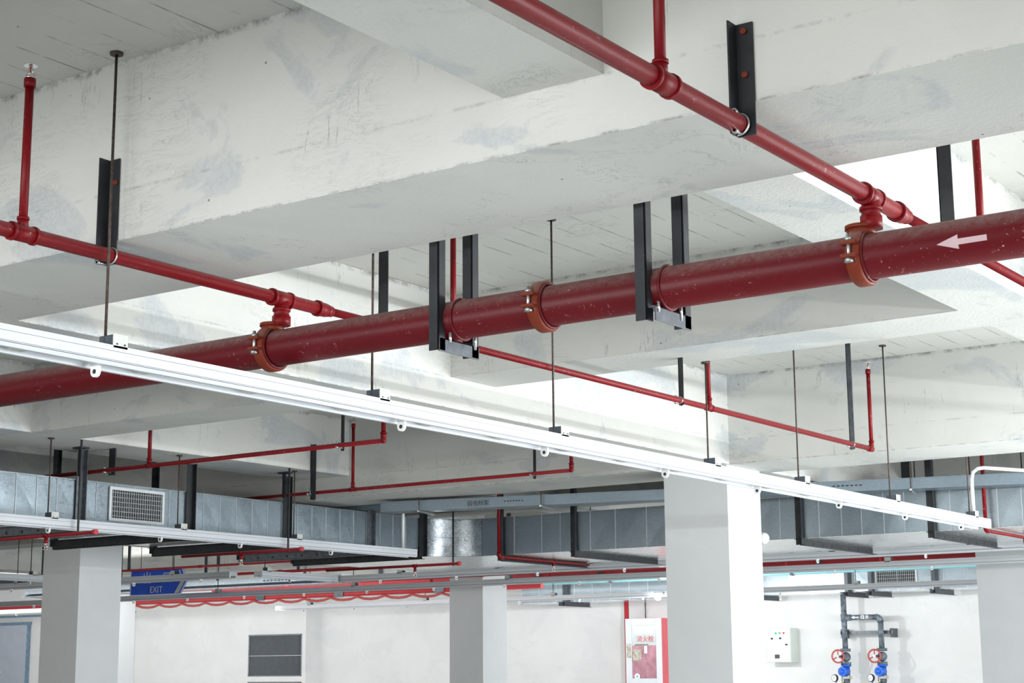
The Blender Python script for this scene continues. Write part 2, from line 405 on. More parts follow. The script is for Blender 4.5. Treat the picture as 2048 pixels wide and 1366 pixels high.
for (cx, cy, lab) in [(-8.985, 7.42, 'square white column left of the blue exit sign'), (-4.25, 7.42, 'wide square white column right of centre, under the white light track'),
                 (-8.985, 11.88, 'slim far white column left of the fire hose cabinet'), (-4.25, 11.88, 'far white column at the right edge of the frame'),
                 (-13.7, 11.88, None), (-18.4, 11.88, None), (0.47, 7.42, None), (0.47, 11.88, None)]:
    struct('concrete_column', MB().box((cx, cy, FLOOR), (cx + 0.358, cy + 0.358, ZM)), M_COL, lab)
# back wall, with a nearer section on the left that carries the louvers
struct('wall_back', MB().box((-26, 16.3, FLOOR), (7, 16.5, ZS)), M_WALL)
# nearer section: with a hole for the two louvers
wl = MB()
wl.box((-17.46, 16.03, FLOOR), (-15.36, 16.3, ZS)); wl.box((-14.44, 16.03, FLOOR), (-14.379, 16.3, ZS))
wl.box((-15.36, 16.03, 0.49), (-14.44, 16.3, ZS)); wl.box((-15.36, 16.03, -0.10), (-14.44, 16.3, -0.035)); wl.box((-15.36, 16.03, FLOOR), (-14.44, 16.3, -0.5))
wl.box((-15.36, 16.22, -0.5), (-14.44, 16.3, 0.49))
struct('wall_back_left_block', wl, M_WALL)
struct('wall_left', MB().box((-26.2, -8, FLOOR), (-26, 16.5, ZS)), M_WALL)

# ================================================================== LIGHT TRACKS
def track(label, axis, c, a0, a1, zt=0.736, rods=(), holders=(), rod_top=None, rmat=None, conduit=None, group='white light tracks', flip=1):
    """axis 'y': runs along y at x=c ; axis 'x': runs along x at y=c.  flip: side of the clip plate"""
    hw = 0.042; zb = zt - 0.047
    P = (lambda t, d, z: (c + d, t, z)) if axis == 'y' else (lambda t, d, z: (t, c + d, z))
    t = thing('light_track', label, 'light track', P((a0 + a1) / 2, 0, zt), group)
    ax = 1 if axis == 'y' else 0
    poly = [(-hw, zt), (hw, zt), (hw, zb + 0.006), (hw - 0.004, zb), (0.027, zb), (0.024, zb + 0.016), (-0.024, zb + 0.016), (-0.027, zb), (-hw + 0.004, zb), (-hw, zb + 0.006)]
    if axis == 'y': MB().prism([(c + d, z) for d, z in poly], 1, a0, a1).build('track_body', M_WHITE, t)
    else: MB().prism([(c + d, z) for d, z in poly], 0, a0, a1).build('track_body', M_WHITE, t)
    b = MB()
    for sgn in (1, -1):
        b.box(P(a0, sgn * hw, zb + 0.033), P(a1, sgn * (hw + 0.0008), zb + 0.0338))
        b.box(P(a0, sgn * hw, zb + 0.0085), P(a1, sgn * (hw + 0.0012), zb + 0.0100))
        b.box(P(a0, sgn * hw, zb + 0.0120), P(a1, sgn * (hw + 0.0012), zb + 0.0128))
    b.build('cover_groove', M_GREYST, t)
    for i, r in enumerate(rods):
        rt = rod_top(r) if callable(rod_top) else top_at(*P(r, 0, 0)[:2])
        if True:
            rod = MB().cyl(P(r, 0.010 * flip, zt), P(r, 0.010 * flip, rt - 0.004), 0.0034, 8)
            rod.cyl(P(r, 0.010 * flip, rt - 0.006), P(r, 0.010 * flip, rt), 0.016, 12)
            r0 = rod.build('hanger_rod', rmat or M_ROD, t)
            ro = r0
        else:
            off = P(r - rods[0], 0, 0); base = P(0, 0, 0); off = (off[0] - base[0], off[1] - base[1], 0)
            ro = part(first, 'hanger_rod', t, off)
        if i == 0:
            first = ro
            w_ = 0.030
            c0 = MB().box(P(r - 0.004, hw * flip, zt - 0.006), P(r + 0.040, (hw - 0.003) * flip, zt + 0.028)).build('clip_plate', M_CLIP, t, bevel=0.001)
            d0 = MB().box(P(r - 0.003, (hw - 0.004) * flip, zt), P(r + 0.038, -0.008 * flip, zt + 0.026)).build('clip_body', M_CLIPB, t, bevel=0.002)
            s0 = MB().cyl(P(r + 0.007, hw * flip, zt + 0.004), P(r + 0.007, (hw + 0.002) * flip, zt + 0.004), 0.0020, 8).build('clip_screw', M_DARK, t)
            s1 = MB().cyl(P(r + 0.030, hw * flip, zt + 0.004), P(r + 0.030, (hw + 0.002) * flip, zt + 0.004), 0.0020, 8).build('clip_screw', M_DARK, t)
            r_first = r
        else:
            off = P(r - r_first, 0, 0); base = P(0, 0, 0); off = (off[0] - base[0], off[1] - base[1], 0)
            for q, nm in ((c0, 'clip_plate'), (d0, 'clip_body'), (s0, 'clip_screw'), (s1, 'clip_screw')): part(q, nm, t, off)
    for i, r in enumerate(holders):
        sg = 1 if i % 2 == 0 else -1
        key = 'hold' + str(sg)
        if i < 2:
            m = MB()
            pts = []
            zc = zb - 0.012; w2 = 0.013
            prof = [(-w2, zb + 0.012), (w2, zb + 0.012), (w2, zc)] + [(w2 * math.cos(a), zc - w2 * math.sin(a)) for a in [math.pi * k / 8 for k in range(1, 8)]] + [(-w2, zc)]
            n = len(prof)
            vs = [P(r + 0.004 * sg, d, z) for d, z in prof] + [P(r - 0.004 * sg, d, z) for d, z in prof]
            m.add(vs, [tuple(range(n)), tuple(reversed(range(n, 2 * n)))] + [(k, n + k, n + (k + 1) % n, (k + 1) % n) for k in range(n)])
            h = m.build('lampholder', M_WHITE2, t)
            k = MB().cyl(P(r - 0.0045, 0, zc), P(r + 0.0045 , 0, zc), 0.0058, 12).build('socket_face', M_DARK, h)
            if i == 0: hA, kA, rA = h, k, r
            else: hB, kB, rB = h, k, r
        else:
            src, kk, rr = (hA, kA, rA) if sg == 1 else (hB, kB, rB)
            off = P(r - rr, 0, 0); base = P(0, 0, 0); off = (off[0] - base[0], off[1] - base[1], 0)
            h = part(src, 'lampholder', t, off); q = kk.copy(); col.objects.link(q); q.parent = h
    # small spring tabs inside the channel
    tb = MB(); k = a0 + 0.25
    while k < a1 - 0.1:
        tb.box(P(k, -0.012, zb + 0.004), P(k + 0.035, 0.012, zb + 0.010)); k += 0.36
    tb.build('spring_tab', M_CLIP, t)['kind'] = 'stuff'
    if conduit:
        b = MB().tube([P(*q) for q in conduit], 0.0095, 10); b.build('white_conduit', M_WHITE2, t)
    return t

def arange(a, b, s):
    o = []
    while a < b: o.append(a); a += s
    return o
cond1 = [(8.215, 0.0, 0.73), (8.215, 0, 0.93), (8.225, 0.005, 0.965), (8.25, 0.02, 0.985), (8.29, 0.04, 0.992), (8.36, 0.09, 0.990), (8.55, 0.22, 0.985)]
def rt1(y):
    for a, b in mainA:
        if a - 0.02 < y < b + 0.02: return ZM
    for a, b in secA:
        if a - 0.02 < y < b + 0.02: return Z2
    return ZS
track('long white light track nearest the camera, crossing under the big red pipe', 'y', -2.935, 0.62, 8.343, rods=[1.66, 2.563, 3.515, 4.415, 5.286 + 0.15, 6.193, 7.13, 8.128],
      holders=[1.83, 2.547, 3.658, 4.377, 5.136, 5.844, 6.597, 7.317, 8.03], rod_top=rt1, conduit=cond1)
cond2 = [(8.02, 0.0, 0.73), (8.02, 0.0, 0.955), (8.03, 0.0, 0.985), (8.06, 0.01, 0.992)]
track('white light track hung in front of the left galvanised duct', 'y', -6.42, 3.2, 8.108, rods=[4.4, 5.306, 6.147, 7.031, ], holders=[4.7, 5.32, 6.04, 6.62, 7.36],  conduit=cond2)
track('short grey-white light track passing in front of the blue exit sign', 'x', 9.0, -16.0, -8.79, rods=[-15, -14, -13, -12.1, -11.2, -10.3, -9.4], holders=arange(-15.6, -8.9, 0.72), rod_top=ZS, flip=-1)
track('light track running away from the corner behind the blue exit sign', 'y', -8.60, 9.06, 9.90, rods=[9.12], holders=[9.4], rod_top=ZS)
track('light track just below the supports of the galvanised ducts', 'x', 9.97, -8.62, 2.5, rods=[-8.0, -7.1, -6.3, -5.4, -4.5, -3.6, -2.7], holders=arange(-8.2, 2, 0.72), rod_top=ZS, flip=-1)
track('middle far light track crossing the fronts of the columns', 'x', 11.2, -18.5, 3.0, rods=arange(-17.6, 0, 1.62), holders=arange(-18, 2.5, 0.72), rod_top=ZS, flip=-1)
track('farthest light track in front of the back wall', 'x', 14.0, -12.98, 3.0, rods=arange(-12.5, 0, 1.6), holders=arange(-12.6, 2.5, 0.72), rod_top=ZS, flip=-1)
track('short light track seen left of the left column', 'y', -10.2, 6.2, 8.9, rods=[6.6, 8.3], holders=[6.9, 7.6, 8.3], rod_top=ZS)
track('pale light track low at the far left', 'x', 12.6, -24, -15.2, rods=[-20, -18, -16.5], holders=arange(-20, -15.5, 0.72), rod_top=ZS, flip=-1)

track('white light track with lit tubes overhead behind the camera', 'x', 0.90, -4.3, -0.62, rods=[-3.5, -1.5], holders=[-4.1, -3.4], flip=-1)

# ================================================================== BIG RED MAIN PIPE
BY, BZ, BR = 3.18, 0.832, 0.0473
t = thing('fire_main_pipe', 'large dark red fire main pipe with a white flow arrow, crossing the whole view', 'pipe', (-2.5, BY, BZ))
xj = [-2.985, -2.127, -1.338]
MB().cyl((-7.5, BY, BZ), (1.2, BY, BZ), BR, 64).build('pipe_barrel', M_RED, t)
for k, x in enumerate(xj):
    c = MB(); n = 48
    # coupling: two half shells with a raised rib either side
    prof = [(-0.026, BR + 0.001), (-0.026, BR + 0.009), (-0.018, BR + 0.013), (0.018, BR + 0.013), (0.026, BR + 0.009), (0.026, BR + 0.001)]
    vs = []; fs = []
    for i in range(n):
        a = 2 * math.pi * i / n
        for (d, r) in prof: vs.append((x + d * 0.62, BY + r * math.cos(a), BZ + r * math.sin(a)))
    m_ = len(prof)
    for i in range(n): fs += [(i * m_ + j, ((i + 1) % n) * m_ + j, ((i + 1) % n) * m_ + j + 1, i * m_ + j + 1) for j in range(m_ - 1)]
    c.add(vs, fs, True); cc = c.build('coupling', M_RUST, t)
    lip = MB().torus((x + 0.0185, BY, BZ), (1, 0, 0), BR + 0.0045, 0.003, 48, 8).build('gasket_lip', M_RED, cc)
    # bolt lugs on the camera side
    a = math.radians(186); ly, lz = BY + (BR + 0.016) * math.cos(a), BZ + (BR + 0.016) * math.sin(a) + 0.010
    for dz in (-0.0165, 0.0115): MB().box((x - 0.018, ly - 0.012, lz + dz), (x + 0.016, ly + 0.014, lz + dz + 0.008)).build('bolt_lug', M_RUST, cc, bevel=0.002)
    MB().cyl((x - 0.002, ly - 0.003, lz - 0.026), (x - 0.002, ly - 0.003, lz + 0.034), 0.0042, 10).cyl((x - 0.002, ly - 0.003, lz - 0.0255), (x - 0.002, ly - 0.003, lz - 0.0175), 0.0095, 12).cyl((x - 0.002, ly - 0.003, lz + 0.0195), (x - 0.002, ly - 0.003, lz + 0.027), 0.0082, 6).build('coupling_bolt', M_ZINC, cc)
    if k != 1:
        b = MB().cyl((x, BY, BZ + BR - 0.004), (x, BY, BZ + BR + 0.016), 0.030, 24).cyl((x, BY, BZ + BR + 0.012), (x, BY, BZ + BR + 0.020), 0.034, 24)
        b.build('outlet_boss', M_RUST, cc)
# arrow decal wrapped on the pipe
XA = 0.010
ap = [(-1.172, 0), (-1.128, 0.0125), (-1.131, 0.005), (-1.068, 0.0055), (-1.068, -0.0065), (-1.131, -0.006), (-1.128, -0.0135)]
a0 = math.radians(180 + 11)
vs = []
def onp(x, s, r=BR + 0.0006):
    a = a0 - s / BR; return (x, BY + r * math.cos(a), BZ + r * math.sin(a))
seg = MB()
head = []
xs = [-1.162 + (0.044) * i / 8 for i in range(9)]
def wrap(xa, xb, ha, hb, n=8):
    for q in range(n):
        u0, u1 = -1 + 2 * q / n, -1 + 2 * (q + 1) / n
        seg.add([onp(xa, ha * u0), onp(xb, hb * u0), onp(xb, hb * u1), onp(xa, ha * u1)], [(0, 1, 2, 3)], True)
for i in range(8): wrap(xs[i], xs[i + 1], 0.0145 * i / 8, 0.0145 * (i + 1) / 8)
wrap(-1.1185, -1.060, 0.0058, 0.0058)
seg.build('flow_arrow', M_ARROW, t)

def ubracket(x_front, x_rear, label, ring_x):
    t = thing('pipe_bracket', label, 'bracket', (x_rear, BY, 0.75), 'black angle-iron brackets of the fire main')
    yf, yr = 3.115, 3.25
    w_, th = 0.029, 0.004
    for (xx, yy, sg, fl) in ((x_front, yf, 1, 'f'), (x_rear, yr, 1, 'r')):
        m = MB().box((xx - w_, yy, 0.752), (xx, yy + th, ZS)).box((xx - th, yy, 0.752), (xx, yy - w_ if fl == 'f' and False else yy + w_ * 0.95, ZS))
        m.build('upright', M_BLACK, t, bevel=0.0008)
        MB().box((xx - 0.045, yy - 0.03, ZS - 0.005), (xx + 0.03, yy + 0.04, ZS)).build('ceiling_plate', M_BLACK, t)
    MB().box((x_rear - 0.004, yf + 0.005, 0.750), (x_rear, yr + 0.03, 0.783)).box((x_rear - 0.03, yf + 0.005, 0.779), (x_rear, yr + 0.03, 0.783)).build('crossbar', M_GREYST, t, bevel=0.001)
    MB().torus((ring_x, BY, BZ), (1, 0, 0), BR + 0.0022, 0.0038, 48, 8).build('clamp_ring', M_RED, t)
    b = MB().cyl((ring_x, BY - BR - 0.003, 0.792), (ring_x, BY - BR - 0.003, 0.768), 0.0035, 8).cyl((ring_x, BY + BR + 0.003, 0.815), (ring_x, BY + BR + 0.003, 0.765), 0.0035, 8)
    b.build('clamp_bolt', M_ZINC, t)
    return t
ubracket(-2.389, -2.389, 'black U-shaped bracket holding the big pipe left of its middle coupling', -2.365)
ubracket(-1.816, -1.796, 'black and grey U-shaped bracket holding the big pipe right of its middle coupling', -1.795)

# ================================================================== SPRINKLER BRANCHES
def ring(m, p, d, r, w_=0.006):
    d = Vector(d); p = Vector(p); m.cyl(p - d * w_, p + d * w_, r, 24)
def sprinkler_head(parent, p, up=True, big=1.0):
    x, y, z = p; s = 1 if up else -1
    h = MB().cyl((x, y, z), (x, y, z + s * 0.008 * big), 0.0105 * big, 6).cyl((x, y, z + s * 0.008 * big), (x, y, z + s * 0.013 * big), 0.008 * big, 12)
    for q in (-1, 1): h.tube([(x + q * 0.007 * big, y, z + s * 0.010 * big), (x + q * 0.0095 * big, y, z + s * 0.018 * big), (x + q * 0.003 * big, y, z + s * 0.030 * big)], 0.0018 * big, 6)
    o = h.build('sprinkler_head', M_CHROME, parent)
    MB().cyl((x, y, z + s * 0.012 * big), (x, y, z + s * 0.028 * big), 0.0017 * big, 8).build('glass_bulb', M_BULB, o)
    d = MB().cyl((x, y, z + s * 0.030 * big), (x, y, z + s * 0.0318 * big), 0.0155 * big, 16); d.build('deflector', M_CHROME, o)
def branch(label, axis, c, z, segs, tees=(), risers=(), r=0.0165, mat=None, end_cap=None, drop=None, group='red sprinkler branch pipes'):
    """segs: [(a,b,radius)] along the axis ; risers: [(t, ztop, head?, r)]"""
    mat = mat or M_REDP
    P = (lambda t, d=0, dz=0: (c + d, t, z + dz)) if axis == 'y' else (lambda t, d=0, dz=0: (t, c + d, z + dz))
    D = (0, 1, 0) if axis == 'y' else (1, 0, 0)
    t = thing('sprinkler_pipe', label, 'pipe', P((segs[0][0] + segs[-1][1]) / 2), group)
    for a, b, rr in segs: MB().cyl(P(a), P(b), rr, 28).build('pipe_run', mat, t)
    for (k, rr, ln) in tees:
        m = MB().cyl(P(k - ln), P(k + ln), rr * 1.14, 24)
        ring(m, P(k - ln), D, rr * 1.27, 0.004 if rr > 0.012 else 0.003); ring(m, P(k + ln), D, rr * 1.27, 0.004 if rr > 0.012 else 0.003)
        m.build('tee_fitting', mat, t)
    for (k, zt, head, rr) in risers:
        s = 1 if zt > z else -1
        m = MB().cyl(P(k), (P(k)[0], P(k)[1], zt), rr, 18)
        o = m.build('riser', mat, t)
        f = MB().cyl(P(k, 0, s * 0.012), P(k, 0, s * 0.034), rr * 1.25, 18); ring(f, P(k, 0, s * 0.034), (0, 0, 1), rr * 1.42, 0.003)
        f.build('riser_collar', mat, t)
        if head:
            f = MB().cyl((P(k)[0], P(k)[1], zt - s * 0.014), (P(k)[0], P(k)[1], zt + s * 0.006), rr * 1.35, 18); f.build('reducer', mat, t)
            sprinkler_head(t, (P(k)[0], P(k)[1], zt + s * 0.006), s > 0)
    return t, P
# pipe over the right of the big main (towards top of frame)
Z1 = 0.958
def reduce_(t, P, k, r0, r1, mat=None, ax=(0, 1, 0)):
    m = MB().cyl(P(k), P(k + 0.03), r0 * 1.12, 24); ring(m, P(k), ax, r0 * 1.3, 0.005); m.cyl(P(k + 0.03), P(k + 0.055), r0 * 1.12, 24, r1 * 1.25); ring(m, P(k + 0.052), ax, r1 * 1.38, 0.003)
    m.build('reducing_socket', mat or M_REDP, t)
def drop_to_main(t, x, mat=None):
    m = MB().cyl((x, BY, Z1 - 0.002), (x, BY, BZ + BR + 0.012), 0.0195, 24)
    ring(m, (x, BY, Z1 - 0.026), (0, 0, 1), 0.0235, 0.004)
    m.build('drop_stub', M_REDP, t)
    m = MB().cyl((x, BY, BZ + BR + 0.010), (x, BY, BZ + BR + 0.036), 0.0245, 8); ring(m, (x, BY, BZ + BR + 0.037), (0, 0, 1), 0.021, 0.0035)
    m.build('hex_nipple', M_REDP, t)
t1, P1 = branch('red sprinkler pipe at upper right, clamped to the beam and feeding into the big pipe', 'y', -1.315, Z1, [(0.2, 3.33, 0.0175), (3.37, 8.9, 0.0115)],
       tees=[(2.319, 0.0175, 0.030), (BY - 0.005, 0.0185, 0.032)], risers=[(2.319, 1.33, True, 0.0098), (3.85, 1.33, True, 0.0095), (5.5, 1.33, True, 0.0085)])
reduce_(t1, P1, 3.32, 0.0175, 0.0115); drop_to_main(t1, -1.315)
t2, P2 = branch('long red sprinkler pipe running from the left edge to the upright at right', 'y', -2.955, Z1 + 0.003, [(0.2, 3.33, 0.0168), (3.37, 7.02, 0.0108)],
       tees=[(2.34, 0.0168, 0.030), (BY - 0.005, 0.0180, 0.032), (5.511, 0.0108, 0.018)], risers=[(2.34, 1.315, True, 0.0098), (3.925, 1.315, True, 0.0088), (5.511, 1.315, True, 0.0088), (7.02, 1.315, True, 0.0088)])
reduce_(t2, P2, 3.32, 0.0168, 0.0108); drop_to_main(t2, -2.955)
MB().sphere((-2.955, 7.02, Z1 + 0.003), 0.0135).cyl((-2.955, 7.005, Z1 + 0.003), (-2.955, 6.985, Z1 + 0.003), 0.0138, 18).build('elbow', M_REDP, t2)

def xpipe(label, y, z, x0, x1, end_riser, tees, r=0.0105, group='red sprinkler branch pipes', mat=None):
    ris = [(k, zt, h, rr) for k, zt, h, rr in tees]
    if end_riser: ris.append((x1, end_riser, False, r))
    t, P = branch(label, 'x', y, z, [(x0, x1, r)], tees=[(k, r, 0.02) for k, *_ in tees], risers=ris, mat=mat, group=group)
    if end_riser: MB().sphere((x1, y, z), r * 1.25).build('elbow', mat or M_REDP, t)
    return t
xpipe('dark red pipe turning up under the white track, left of centre', 5.73, 1.008, -8.55, -4.70, 1.42, [(-6.185, 1.34, False, 0.0095)])
xpipe('dark red pipe with an upright sprinkler, on the beam face above the elbow duct', 7.10, 0.995, -8.55, -4.60, 1.42, [(-6.04, 1.355, True, 0.0088)], r=0.0095)
for k, (y, xr, lab) in enumerate([(5.44, -6.227, 'thin dark red pipe under the duct at far left'), (6.92, -6.25, 'thin dark red pipe ending in a cap, under the left duct'), (8.50, -6.355, 'thin dark red pipe ending just below the elbow duct')]):
    xr = {0: None, 1: None, 2: None}[k] or xr
    z = 0.668
    t, P = branch(lab, 'x', y, z, [({0: -9.6, 1: -7.17, 2: -7.45}[k], xr, 0.0088)], tees=[(xr - 0.35 if k != 1 else xr - 0.45, 0.0088, 0.014)], risers=[(xr - 0.35 if k != 1 else xr - 0.45, z - 0.03, True, 0.007)], group='thin red pipes under the left duct')
    MB().cyl((xr - 0.012, y, z), (xr + 0.01, y, z), 0.0125, 16).build('end_cap', M_REDF, t)
    hx = xr - 0.05 if k == 2 else -6.352; MB().box((hx, y - 0.004, z - 0.012), (hx + 0.008, y + 0.004, top_at(hx, y))).build('hanger_strap', M_BLACK, t)
# drops in front of the right duct
for (x, y, zt, zb, yend, lab) in [(-6.19, 8.70, ZS, 0.711, 9.75, 'dark red pipe dropping in front of the duct next to the elbow'), (-3.05, 8.71, ZS, 0.711, 9.9, 'bright red pipe dropping past the end of the long white track')]:
    t = thing('sprinkler_pipe', lab, 'pipe', (x, y, zb), 'red drop pipes by the right duct')
    rr = 0.0105
    MB().cyl((x, y, zb + 0.02), (x, y, zt), rr, 18).build('pipe_run', M_REDP, t)
    MB().tube([(x, y, zb + 0.03), (x, y, zb + 0.012), (x, y + 0.008, zb + 0.003), (x, y + 0.02, zb), (x, y + 0.04, zb)], rr * 1.3, 16).build('elbow', M_REDP, t)
    MB().cyl((x, y + 0.03, zb), (x, yend, zb), rr * 0.9, 16).build('pipe_run', M_REDP, t)
    MB().cyl((x, y + 0.62, zb + 0.006), (x, y + 0.62, zb - 0.028), 0.010, 12).build('tee_fitting', M_REDP, t)
    sprinkler_head(t, (x, y + 0.62, zb - 0.028), False)

# ------------------------------------------------------------------ angle iron hangers
def angle_hanger(label, x, y, z0, z1, face='front', w_=0.030, mat=None, clampz=None, group='black angle-iron hangers', cr=0.0185, cx=None, caxis='y'):
    t = thing('pipe_hanger', label, 'bracket', (x, y, z0), group)
    th = 0.0035
    if face == 'front': m = MB().box((x, y, z0), (x + w_, y - th, z1)).box((x, y, z0), (x + th, y - w_ * 0.95, z1))
    elif face == 'side': m = MB().box((x, y, z0), (x + th, y + w_, z1)).box((x, y, z0), (x + w_, y + th, z1))
    else: m = MB().box((x, y, z0), (x + w_, y + th, z1)).box((x, y, z0), (x + th, y + w_, z1))
    m.build('angle_bar', mat or M_BLACK, t, bevel=0.0006)
    if clampz is not None:
        px, pz = cx, clampz
        MB().torus((px, y - 0.012 if caxis == 'y' else y, pz), (0, 1, 0) if caxis == 'y' else (1, 0, 0), cr, 0.0022, 28, 6).build('clamp_ring', M_ZINC, t)
        for dz in (-cr * 0.9, cr * 0.9):
            m = MB().cyl((x + w_ * 0.3, y - 0.012, pz + dz), (x + w_ * 0.3, y - 0.002 - w_, pz + dz), 0.0032, 8).cyl((x + w_ * 0.3, y - 0.03, pz + dz), (x + w_ * 0.3, y - 0.038, pz + dz), 0.006, 6)
            m.build('clamp_nut', M_ZINC, t)
    return t
def bolts(t, pts, r=0.006):
    for p in pts: MB().cyl(p, (p[0], p[1] - 0.006, p[2]), r, 6).build('anchor_bolt', M_RUST, t)
h = angle_hanger('short rusty black angle bolted to the beam at upper right', -1.322, 2.609, 0.937, 1.150, w_=0.036, clampz=0.958, cx=-1.315, cr=0.0195)
bolts(h, [(-1.302, 2.604, 1.133), (-1.302, 2.604, 1.050)])
h = angle_hanger('short black angle bolted to the beam at upper left behind a rod', -2.985, 2.609, 0.943, 1.200, w_=0.036, clampz=0.961, cx=-2.955, cr=0.019)
bolts(h, [(-2.955, 2.604, 1.14)])
angle_hanger('black angle behind the big pipe, left of its left U bracket', -2.985, 3.612, 0.945, ZS, 'rear', w_=0.034, clampz=0.961, cx=-2.955, cr=0.012)
angle_hanger('black angle dropping behind the big main at far right', -1.345, 3.660, 0.945, ZS, 'rear', w_=0.034, clampz=0.958, cx=-1.315, cr=0.013)
angle_hanger('narrow dark strap holding the long red pipe under the far beam', -2.965, 5.30, 0.945, Z2, 'rear', w_=0.020, clampz=0.961, cx=-2.955, cr=0.012)
t = angle_hanger('long dark slanting hanger near the right end of the long red pipe', -2.972, 6.82, 0.94, ZS, 'side', w_=0.024, mat=M_GREYST, clampz=0.961, cx=-2.955, cr=0.012)
MB().box((-3.01, 6.78, ZS - 0.006), (-2.90, 6.86, ZS)).build('ceiling_plate', M_GREYST, t)
angle_hanger('black channel hanger where the dark red pipe passes the left duct', -6.50, 5.75, 0.985, ZS, 'rear', w_=0.046, caxis='x', clampz=1.008, cx=-6.48, cr=0.013)
angle_hanger('thin dark strap near the upturned end of the dark red pipe', -4.96, 5.745, 0.985, ZS, 'rear', w_=0.018, caxis='x', clampz=1.008, cx=-4.95, cr=0.013)
angle_hanger('black channel bolted to the side of the beam, left of the upright sprinkler', -6.331, 7.075, 0.955, 1.265, 'side', w_=0.040, caxis='x', clampz=0.995, cx=-6.32, cr=0.013)
angle_hanger('thin dark strap on the sprinkler pipe above the cable tray', -4.84, 7.11, 0.97, ZS, 'rear', w_=0.016, caxis='x', clampz=0.995, cx=-4.83, cr=0.011)

# ================================================================== DUCTS
DX, DT, DB = -6.65, 0.970, 0.764       # left duct: right face x, top, bottom
DF, DBK = 8.77, 9.80                   # right duct: front face y, back face y
def panel(parent, P, a0, a1, z0, z1, k, mat, bulge=0.0013):
    """one sheet bay: recessed joints all round, centre proud by k*bulge"""
    e = 0.0022
    c = ((a0 + a1) / 2, (z0 + z1) / 2)
    vs = [P(a0, z0, 0), P(a1, z0, 0), P(a1, z1, 0), P(a0, z1, 0), P(a0 + e, z0 + e, 0.003), P(a1 - e, z0 + e, 0.003), P(a1 - e, z1 - e, 0.003), P(a0 + e, z1 - e, 0.003), P(c[0], c[1], 0.003 + bulge * k)]
    return MB().add(vs, [(0, 1, 5, 4), (1, 2, 6, 5), (2, 3, 7, 6), (3, 0, 4, 7), (4, 5, 8), (5, 6, 8), (6, 7, 8), (7, 4, 8)]).build('duct_panel', mat, parent)
t = thing('air_duct', 'galvanised air duct on the left with ribbed panels, a grille and a curved elbow', 'air duct', (-7.2, 6.5, DB))
y_end = 8.50
MB().box((-7.70, 2.0, DB), (DX - 0.004, y_end, DT)).build('duct_body', M_GALVB, t)
y = 4.42; k = 0
js = []
while y < y_end - 0.05: js.append(y); y += 0.1262
js.append(y_end)
GY0, GY1 = 5.89, 6.27
def rightP(a, z, o): return (DX - 0.004 + o, a, z)
for a0, a1 in zip(js[:-1], js[1:]):
    k += 1
    panel(t, rightP, a0, a1, DB + 0.002, DT - 0.006, random.choice((-1, 1, 0.6, -0.5)), M_GALV)
    MB().box((DX - 0.002, a1 - 0.0022, DB), (DX + 0.0025, a1 + 0.0012, DT)).build('standing_seam', M_SEAM, t)
MB().box((DX - 0.02, 2, DT - 0.005), (DX + 0.003, y_end, DT)).build('top_flange', M_GALV, t)
DB = 0.728
# elbow: inner curve, seen from the open side
rad = 0.275; cx, cy = DX + rad, y_end - 0.005; n = 14
def arc(r, z): return [(cx - r * math.cos(HP * i / n), cy + r * math.sin(HP * i / n), z) for i in range(n + 1)]
for (z0, z1) in ((DB, (DB + DT) / 2 + 0.003), ((DB + DT) / 2 + 0.004, DT)):
    lo, hi = arc(rad, z0), arc(rad, z1)
    MB().add(lo + hi, [(i, i + 1, n + 2 + i, n + 1 + i) for i in range(n)], True).build('elbow_sheet', M_GALVD, t)
outer = [(DX - 1.05, cy, 0), (DX - 1.05, DBK, 0), (cx, DBK, 0)]
for zz in (DB, DT):
    ring_ = [(p[0], p[1], zz) for p in arc(rad, zz)] + [(cx, DBK, zz), (DX - 1.05, DBK, zz), (DX - 1.05, cy, zz)]
    MB().add(ring_, [tuple(range(len(ring_)))]).build('elbow_cheek', M_GALVB, t)
MB().add([(DX - 1.05, cy, DB), (DX - 1.05, DBK, DB), (cx, DBK, DB), (DX - 1.05, cy, DT), (DX - 1.05, DBK, DT), (cx, DBK, DT)], [(0, 1, 4, 3), (1, 2, 5, 4)]).build('elbow_back', M_GALVB, t)
b = MB()
for zz in (DB + 0.002, (DB + DT) / 2 + 0.0035, DT - 0.004):
    b.tube([(p[0], p[1], zz) for p in arc(rad - 0.002, zz)], 0.0016, 6)
b.build('elbow_bead', M_GALV, t)
